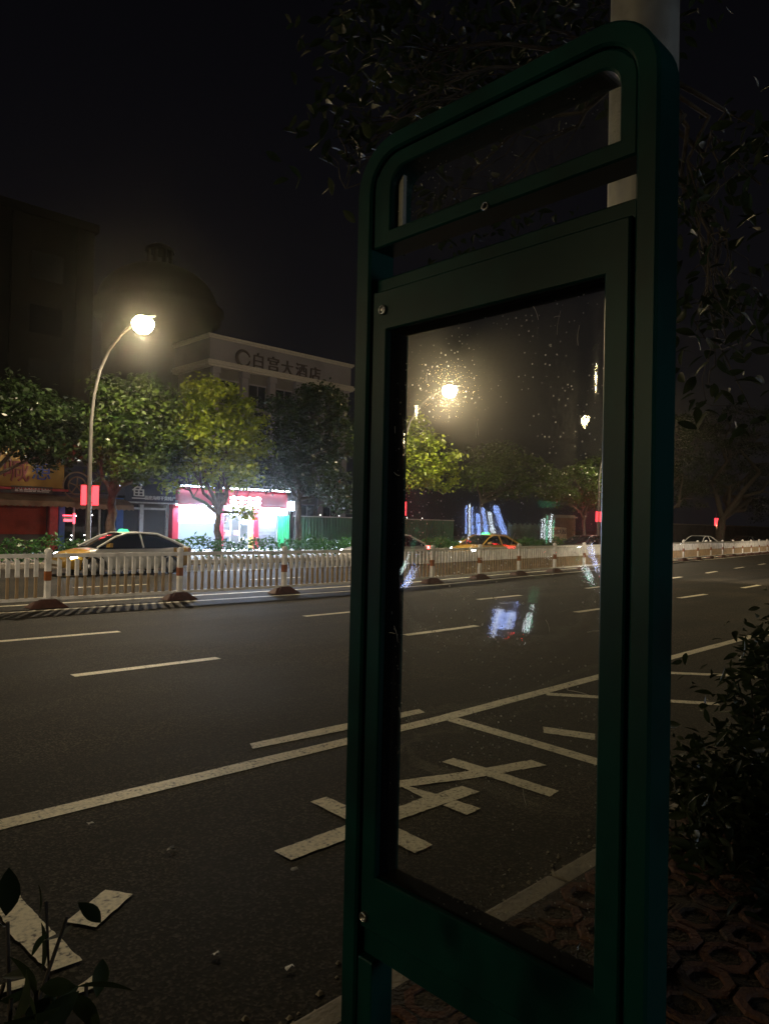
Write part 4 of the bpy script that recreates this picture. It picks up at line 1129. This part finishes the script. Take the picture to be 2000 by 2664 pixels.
# ================================================================== CARS
M_TYRE = mat('tyre', (.012, .012, .012), .8)
M_RIM = mat('rim', (.35, .35, .36), .35, metal=.8)
M_HEAD = glow('headlight_on', (.9, .95, 1.0), 45.0)
M_TAIL = glow('taillight_on', (1.0, .03, .03), 60.0)
M_HOFF = mat('headlight_glass', (.5, .5, .5), .1)
M_TAXIG = glow('taxi_green', (.05, 1.0, .35), 1.6)
M_BLACKP = mat('black_trim', (.012, .012, .013), .4)
M_PLATE = glow('lit_plate', (.75, .85, 1.0), 40.0)
def car(label, loc, rz, paint, lower=None, head=True, tail=True, taxi=False, group=None, name='car', cat='car', plate_lit=False):
    t = thing(name, label, cat, loc, rz, group)
    st = [(-2.30, .42, .78, .66), (-2.24, .30, .93, .78), (-2.0, .24, 1.0, .84), (-1.5, .2, 1.01, .88), (-.8, .18, .97, .89), (.2, .18, .94, .89), (1.0, .18, .92, .89), (1.5, .2, .86, .88), (1.95, .22, .77, .84), (2.2, .28, .68, .76), (2.3, .40, .58, .64)]
    rows = []
    for (xx, zb, zt_, hw) in st:
        zm = zb + (zt_ - zb) * .55
        half = [(0, zb), (hw * .86, zb), (hw * .97, zb + .10), (hw, zm), (hw * .97, zt_ - .08), (hw * .86, zt_ - .01), (hw * .4, zt_ + .02), (0, zt_ + .03)]
        rows.append([(xx, p[0], p[1]) for p in half] + [(xx, -p[0], p[1]) for p in reversed(half[1:-1])])
    mb = MB(); mb.grid(rows, 0, True, True)
    mb.add(rows[0], [tuple(range(len(rows[0])))]); mb.add(rows[-1], [tuple(reversed(range(len(rows[0]))))])
    if lower:
        for i, f in enumerate(mb.f):
            if abs(sum(mb.v[q][0] for q in f) / len(f)) < 1.5 or sum(mb.v[q][2] for q in f) / len(f) > .9: mb.mi[i] = 1
    mb.build('body', [paint, lower or paint] if lower else paint, t)
    gs = [(-1.85, 1.0, .84, .80), (-1.45, 1.22, .85, .70), (-1.0, 1.39, .86, .645), (-.4, 1.455, .865, .63), (.15, 1.44, .865, .63), (.6, 1.30, .86, .66), (1.0, 1.08, .85, .74), (1.22, .94, .83, .79)]
    rows = []; top = []
    for (xx, zt_, hb_, ht_) in gs:
        half = [(hb_, .9), (hb_ * .99, .96), ((hb_ + ht_) / 2, (.93 + zt_) / 2 + .015), (ht_, zt_ - .03), (ht_ * .9, zt_), (0, zt_ + .02)]
        rows.append([(xx, p[0], p[1]) for p in half] + [(xx, -p[0], p[1]) for p in reversed(half[:-1])])
    mb = MB(); mb.grid(rows, 0, True); mb.build('windows', glass_dark('car_glass', (.008, .009, .011), .04), t)
    mb = MB(); rr = []
    for (xx, zt_, hb_, ht_) in gs[1:6]:
        e = .014
        rr.append([(xx, s_ * ht_ * k_, zt_ + dz_ + e) for s_, k_, dz_ in ((1, 1.03, -.045), (1, .9, 0), (1, .45, .012), (1, 0, .02), (-1, .45, .012), (-1, .9, 0), (-1, 1.03, -.045))])
    rr = rr[1:4]
    rr.insert(0, [(p[0] - .14, p[1], p[2] - .03) for p in rr[0]]); rr.append([(p[0] + .16, p[1], p[2] - .035) for p in rr[-1]])
    mb.grid(rr, 0, True); mb.build('roof', lower or paint, t)
    mb = MB()
    for s_ in (1, -1):
        mb.tube([(-1.9, s_ * .85, .98), (-1.45, s_ * .72, 1.20), (-.95, s_ * .655, 1.40), (-.4, s_ * .645, 1.44), (.15, s_ * .645, 1.425), (.6, s_ * .675, 1.29), (1.25, s_ * .80, .93)], [.045, .05, .04, .03, .03, .035, .04], 6)
        mb.tube([(-.35, s_ * .865, .93), (-.3, s_ * .65, 1.42)], .035, 6)
    mb.build('pillars', lower or paint, t)
    for xx in (-1.42, 1.38):
        for s_ in (1, -1):
            mb = MB(); mb.lathe((xx, s_ * .80, .32), [(.20, -.1), (.30, -.1), (.325, -.06), (.325, .06), (.30, .1), (.20, .1)], 24, 0, 'y'); w = mb.build('wheel', M_TYRE, t)
            mb = MB(); mb.lathe((xx, s_ * .80, .32), [(.03, .06 * s_ + .03 * s_), (.06, .1 * s_), (.2, .102 * s_), (.21, .05 * s_)], 18, 0, 'y')
            mb.build('rim', M_RIM, w)
            mb = MB(); ap = [(xx + .39 * math.cos(a_), s_ * .885, .32 + .39 * math.sin(a_)) for a_ in np.linspace(-.2, PI + .2, 14)]; mb.tube(ap, .035, 6); mb.build('wheel_arch', M_BLACKP, t)
    for s_ in (1, -1):
        mb = MB(); mb.hexa([(1.98, s_ * .50, .60), (2.26, s_ * .50, .56), (2.10, s_ * .80, .58), (1.92, s_ * .86, .62), (1.98, s_ * .50, .73), (2.21, s_ * .50, .67), (2.08, s_ * .79, .71), (1.90, s_ * .85, .755)])
        mb.build('headlight', M_HEAD if head else M_HOFF, t)
        mb = MB(); mb.hexa([(-2.29, s_ * .42, .74), (-2.2, s_ * .42, .74), (-2.1, s_ * .84, .76), (-2.24, s_ * .80, .76), (-2.27, s_ * .42, .90), (-2.2, s_ * .42, .90), (-2.1, s_ * .83, .92), (-2.22, s_ * .79, .92)])
        mb.build('taillight', M_TAIL if tail else M_REFB, t)
        mb = MB(); mb.hexa([(.78, s_ * .88, .95), (.98, s_ * .88, .95), (.94, s_ * 1.05, .96), (.82, s_ * 1.05, .96), (.78, s_ * .88, 1.06), (.96, s_ * .88, 1.06), (.92, s_ * 1.05, 1.10), (.82, s_ * 1.05, 1.10)]); mb.build('mirror', paint, t)
    mb = MB(); mb.box((2.27, -.3, .38), (2.325, .3, .50)); mb.build('number_plate', M_HOFF, t)
    mb = MB(); mb.box((-2.335, -.3, .55), (-2.27, .3, .68)); mb.build('number_plate', M_PLATE if plate_lit else M_HOFF, t)
    mb = MB(); mb.box((-2.30, -.75, .36), (-2.24, .75, .44)); mb.build('bumper_trim', M_BLACKP, t)
    t.scale = (.9, .9, .9)
    if taxi:
        mb = MB(); mb.hexa([(-.12, -.24, 1.47), (.12, -.24, 1.47), (.12, .24, 1.47), (-.12, .24, 1.47), (-.05, -.21, 1.56), (.05, -.21, 1.56), (.05, .21, 1.56), (-.05, .21, 1.56)]); mb.build('roof_sign', M_TAXIG, t, .015)
    return t
def cpaint(n_, c): return mat(n_, c, .28, var=.06, coat=.6)
PY, PW, PWh = cpaint('taxi_yellow', (.42, .24, .03)), cpaint('taxi_silver', (.55, .55, .55)), cpaint('car_white', (.62, .62, .62))
PDK, PRED = cpaint('car_charcoal', (.03, .03, .033)), cpaint('car_maroon', (.12, .01, .015))
HEADL = PI
car('yellow and silver taxi passing behind the fence at left with its green roof sign lit', (P(318, 1480, 22.4).x, 22.4, 0), HEADL, PY, PW, taxi=True, tail=False, name='taxi', cat='taxi')
# yellow flank bands of that taxi
car('pale car half hidden at the left post of the sign', (P(1000, 1470, 22.0).x, 22.0, 0), HEADL, PWh)
car('yellow taxi with red tail light passing behind the fence inside the clear panel', (P(1262, 1450, 22.4).x, 22.4, 0), HEADL, PY, taxi=True, name='taxi', cat='taxi')
car('charcoal car with a dazzling white headlight at the right of the clear panel', (P(1520, 1440, 22.6).x, 22.6, 0), HEADL, PDK)
car('white car with one bright headlight right of the sign beside the far fence', (P(1818, 1420, 24.2).x, 24.2, 0), HEADL, PWh)
car('dark parked car at the far right beyond the flared trunk', (P(1935, 1420, 25.0).x, 25.0, 0), HEADL, PDK, head=False, tail=False)

# cars driving away behind the viewer, seen mirrored in the clear panel
for (lab, X, Y, pt) in (('maroon car driving off behind the viewer, mirrored leftmost in the panel', -15, 16.8, PRED), ('white car driving off behind the viewer, mirrored in the panel beside the blue lit shop', -21, 20.5, PWh),
                        ('charcoal car driving off behind the viewer, mirrored at the panel right', -25, 17.0, PDK), ('yellow taxi driving off behind the viewer, farthest of the mirrored cars', -37, 21.4, PY),
                        ('silver car driving off behind the viewer between the charcoal car and the taxi', -31, 17.6, PW), ('second white car driving off behind the viewer, close to the far kerb', -30, 23.4, PWh)):
    car(lab, (X, Y, 0), HEADL, pt, plate_lit=True, group='cars driving away behind the viewer')
# lit shop fronts behind the viewer, seen as streaks in the panel
def lit_shop(label, X, cols, sign, tubes, n_=7):
    t = thing('shop', label, 'shop', (X, SY, GZ))
    mb = MB(); mb.box((-3.4, .3, 0), (3.4, 5, 4.6)); mb.build('wall', M_DKWALL, t)
    r_ = random.Random(int(abs(X)))
    for k in range(n_):
        x0_ = -1.6 + k * 3.2 / n_ + r_.uniform(-.06, .06); w = r_.uniform(.03, .11); zb = r_.uniform(.3, 1.0); zt_ = r_.uniform(2.2, 3.2)
        mb = MB(); mb.box((x0_, .1, zb), (x0_ + w, .25, zt_)); mb.build('light_tube', cols[k % len(cols)], t)
    mb = MB(); mb.box((-1.7, .05, 3.4), (1.7, .25, 3.9)); mb.build('signboard', sign, t)
    mb = MB(); mb.box((-.9, -.02, .2), (1.1, .04, .34)); mb.build('step_light', glow('white_step', (.9, .95, 1.0), 20.0), t)
bl, wh, gr = glow('blue_tube', (.30, .45, 1.0), 34.0), glow('white_tube', (.85, .92, 1.0), 30.0), glow('green_tube', (.25, 1.0, .6), 16.0)
lit_shop('shop with blue white tube lit windows behind the viewer, mirrored in the clear panel', 2.6 - P(1275, 1320, SY).x, (bl, wh, bl, bl), M_NAVY, 11)
lit_shop('shop with green and white lit front behind the viewer, mirrored right of the blue one', 2.6 - P(1396, 1320, SY).x, (wh, gr, wh), glow('green_board', (.1, .8, .4), 1.5), 9)

# unseen shop added behind the viewer to light the sign's end face
t = thing('shop', 'unseen shop added behind the viewer, its cool window lighting the sign end', 'shop', (5.0, -10.5, .15))
mb = MB(); mb.box((-4, -4, 0), (4, -.1, 4)); mb.build('wall', M_DKWALL, t)
mb = MB(); mb.box((-1.6, -.1, .8), (1.6, -.04, 2.4)); wi = mb.build('window', glow('fill_window', (.72, .9, 1.0), 3.0), t)
mb = MB()
for k in range(4): mb.box((-1.62 + k * 1.06, -.04, .76), (-1.56 + k * 1.06, .0, 2.44))
mb.build('window_frame', M_ALU, wi)
al = bpy.data.lights.new('fill_light', 'AREA'); al.shape = 'RECTANGLE'; al.size = 3.2; al.size_y = 1.6; al.energy = 95; al.color = (.85, .95, 1.0)
ao = bpy.data.objects.new('fill_light', al); COL.objects.link(ao); ao.parent = t; ao.location = (0, .05, 1.7); ao.rotation_euler = (math.radians(90), 0, 0)

# ================================================================== NEAR PLANTING
nb = []
for (px, py, d, rx, rz) in ((875, 330, 5.6, .22, .30), (905, 410, 5.2, .18, .26), (980, 190, 6.0, .42, .4), (900, 490, 5.4, .10, .12), (1080, 120, 6.2, .7, .5), (1250, 60, 6.4, .9, .6), (1000, 300, 5.2, .4, .3), (1150, 560, 7.0, .4, .3), (1280, 540, 7, .4, .25),
                            (1890, 620, 4.8, .32, .42), (1930, 820, 5.0, .32, .30), (1860, 950, 5.2, .22, .28), (1960, 1080, 5.6, .25, .14), (1840, 760, 4.6, .16, .4), (1980, 480, 5.4, .4, .4), (1600, 60, 7, .7, .5)):
    nb.append((tuple(PD(px, py, d)), (rx, rx, rz)))
tb = PX(1662, 1500, 4.2)
tree('overhanging evergreen tree whose dark leaves frame the top and right of the sign', (4.2, tb.y, .1), .034, (4.25, tb.y, 4.6), nb, 120, 20, .17, .105, 31, M_LEAFN, None, 'overhanging_tree', fine=True, width=.42, droop=.7)
nb = [((-3.4, 1.0, 5.2), (1.9, 1.6, 1.3)), ((-2.2, 2.6, 5.6), (1.6, 1.5, 1.1)), ((-4.8, 2.4, 5.4), (1.6, 1.6, 1.2)), ((-3.0, .8, 3.9), (1.3, 1.2, .8)), ((-4.6, .6, 4.3), (1.2, 1.2, .9))]
tree('broad evergreen tree on our pavement just behind the viewer, shading the sign', (-3.6, 1.0, .1), .14, (-3.5, 1.0, 3.0), nb, 230, 60, .32, .15, 33, M_LEAFN, None, 'street_tree')
# shrub at right by the kerb
def shrub(label, blobs, clumps, per, sig, leaf, seed, base, name='shrub', mt=None):
    t = thing(name, label, 'shrub', base)
    pts, cents = clump_points(blobs, clumps, per, sig, seed); b = np.array(base)
    mb = MB(); rr = random.Random(seed)
    for e in cents[::2]:
        e = Vector(e) - Vector(base)
        mb.tube(curve_pts((e.x * .35 + rr.uniform(-.1, .1), e.y * .35 + rr.uniform(-.05, .05), 0), e, 4, .8, rr.randint(0, 9999)), [.012, .010, .008, .006, .004], 5)
    mb.build('stems', M_BARK, t)
    pts = pts[pts[:, 2] > base[2] + .03]
    leaf_mesh('foliage', pts - b, leaf, mt or M_LEAFN, t, seed, fine=True, width=.36, droop=.05)
    return t
shrub('dense leafy shrub at the kerb right of the sign, tallest at the photo edge', [((4.1, 1.15, .55), (.45, .45, .4)), ((4.5, 1.25, .8), (.5, .4, .45)), ((5.3, 1.35, .9), (.6, .4, .5)), ((3.75, 1.35, .4), (.3, .3, .3)), ((4.0, .75, .8), (.5, .4, .5)), ((3.55, 1.25, .42), (.28, .3, .26)), ((3.7, 1.05, .62), (.3, .3, .3)), ((3.95, 1.5, .35), (.3, .2, .25)), ((3.6, .8, .5), (.3, .3, .35))], 230, 28, .12, .085, 41, (4.3, 1.2, .1))
# leaves poking in at the lower left
t = thing('shrub', 'dark broad leaved shrub tip poking in at the lower left corner', 'shrub', (.35, 1.25, .1))
lp = []; rs = np.random.RandomState(8); mb = MB()
for (px, py, d) in ((120, 2345, 1.5), (175, 2385, 1.5), (20, 2400, 1.45), (-10, 2450, 1.45), (30, 2600, 1.3), (95, 2575, 1.32), (160, 2580, 1.34), (225, 2560, 1.36), (170, 2620, 1.3), (60, 2645, 1.25), (10, 2560, 1.3), (120, 2660, 1.25)):
    p = PD(px, py, d); st_ = Vector((.35, 1.25, .1))
    mb.tube(curve_pts((rs.uniform(-.05, .05), rs.uniform(-.05, .05), 0), p - st_, 5, .6, int(px + py)), [.008, .007, .006, .005, .004, .003], 5)
    for k in range(2 if py < 2500 else 3): lp.append(tuple(p - st_ + Vector(rs.normal(size=3) * .024)))
mb.build('stems', M_BARK, t)
leaf_mesh('foliage', lp, .06, M_LEAFN, t, 9, fine=True, width=.5, droop=.1)
# loose stones by the kerb and litter
gp = MB()
rs = np.random.RandomState(12)
for k in range(500):
    X = rs.uniform(-.5, 4.5); Y = KERB_Y + abs(rs.normal()) * .12 + .01; s_ = rs.uniform(.004, .013)
    gp.hexa([(X - s_, Y - s_ * .8, .001), (X + s_, Y - s_, .001), (X + s_ * .8, Y + s_, .001), (X - s_, Y + s_ * .7, .001), (X - s_ * .5, Y - s_ * .4, s_), (X + s_ * .6, Y - s_ * .5, s_ * .9), (X + s_ * .4, Y + s_ * .5, s_), (X - s_ * .5, Y + s_ * .3, s_ * .8)])
setprops(gp.build('gravel', M_KERB), kind='stuff')
for (lab, px, py, s_) in (('small pale paper scrap on the asphalt below the long white line at left', 235, 2146, .03), ('crumpled pale scrap in the middle of the bay asphalt', 446, 2214, .04), ('grey pebble shaped scrap low on the asphalt near the sign leg', 562, 2486, .03), ('upright grey leaf standing on the asphalt left of the sign leg', 752, 2522, .03), ('pale scrap under the white stroke beside the sign post', 765, 2265, .03), ('small leaf on the asphalt seen low in the clear panel', 1165, 2356, .03)):
    g_ = G(px, py, .004); mb = MB()
    rows = [[(i * s_ * .5 + rnd.uniform(-.2, .2) * s_, j * s_ * .35, .002 + rnd.uniform(0, .5) * s_) for i in range(-1, 2)] for j in range(-1, 2)]
    mb.grid(rows, 0, True); o = mb.build('litter', M_LETTER); o.location = g_; setprops(o, lab, 'litter')

# ================================================================== HAZE ADDED FOR GLOW ROUND THE LAMPS
hz = MB(); hz.box((-110, -30, -1.0), (150, 90, 45)); ho_ = hz.build('haze', M_SOIL)
mt, n, l = node_mat('glow_haze')
n.remove(n['Principled BSDF'])
pvn = n.new('ShaderNodeVolumePrincipled')
pvn.inputs['Color'].default_value = (.9, .9, .9, 1); pvn.inputs['Density'].default_value = HAZE_D; pvn.inputs['Anisotropy'].default_value = .95
l.new(pvn.outputs[0], n['Material Output'].inputs['Volume'])
ho_.data.materials.clear(); ho_.data.materials.append(mt)
setprops(ho_, kind='stuff')
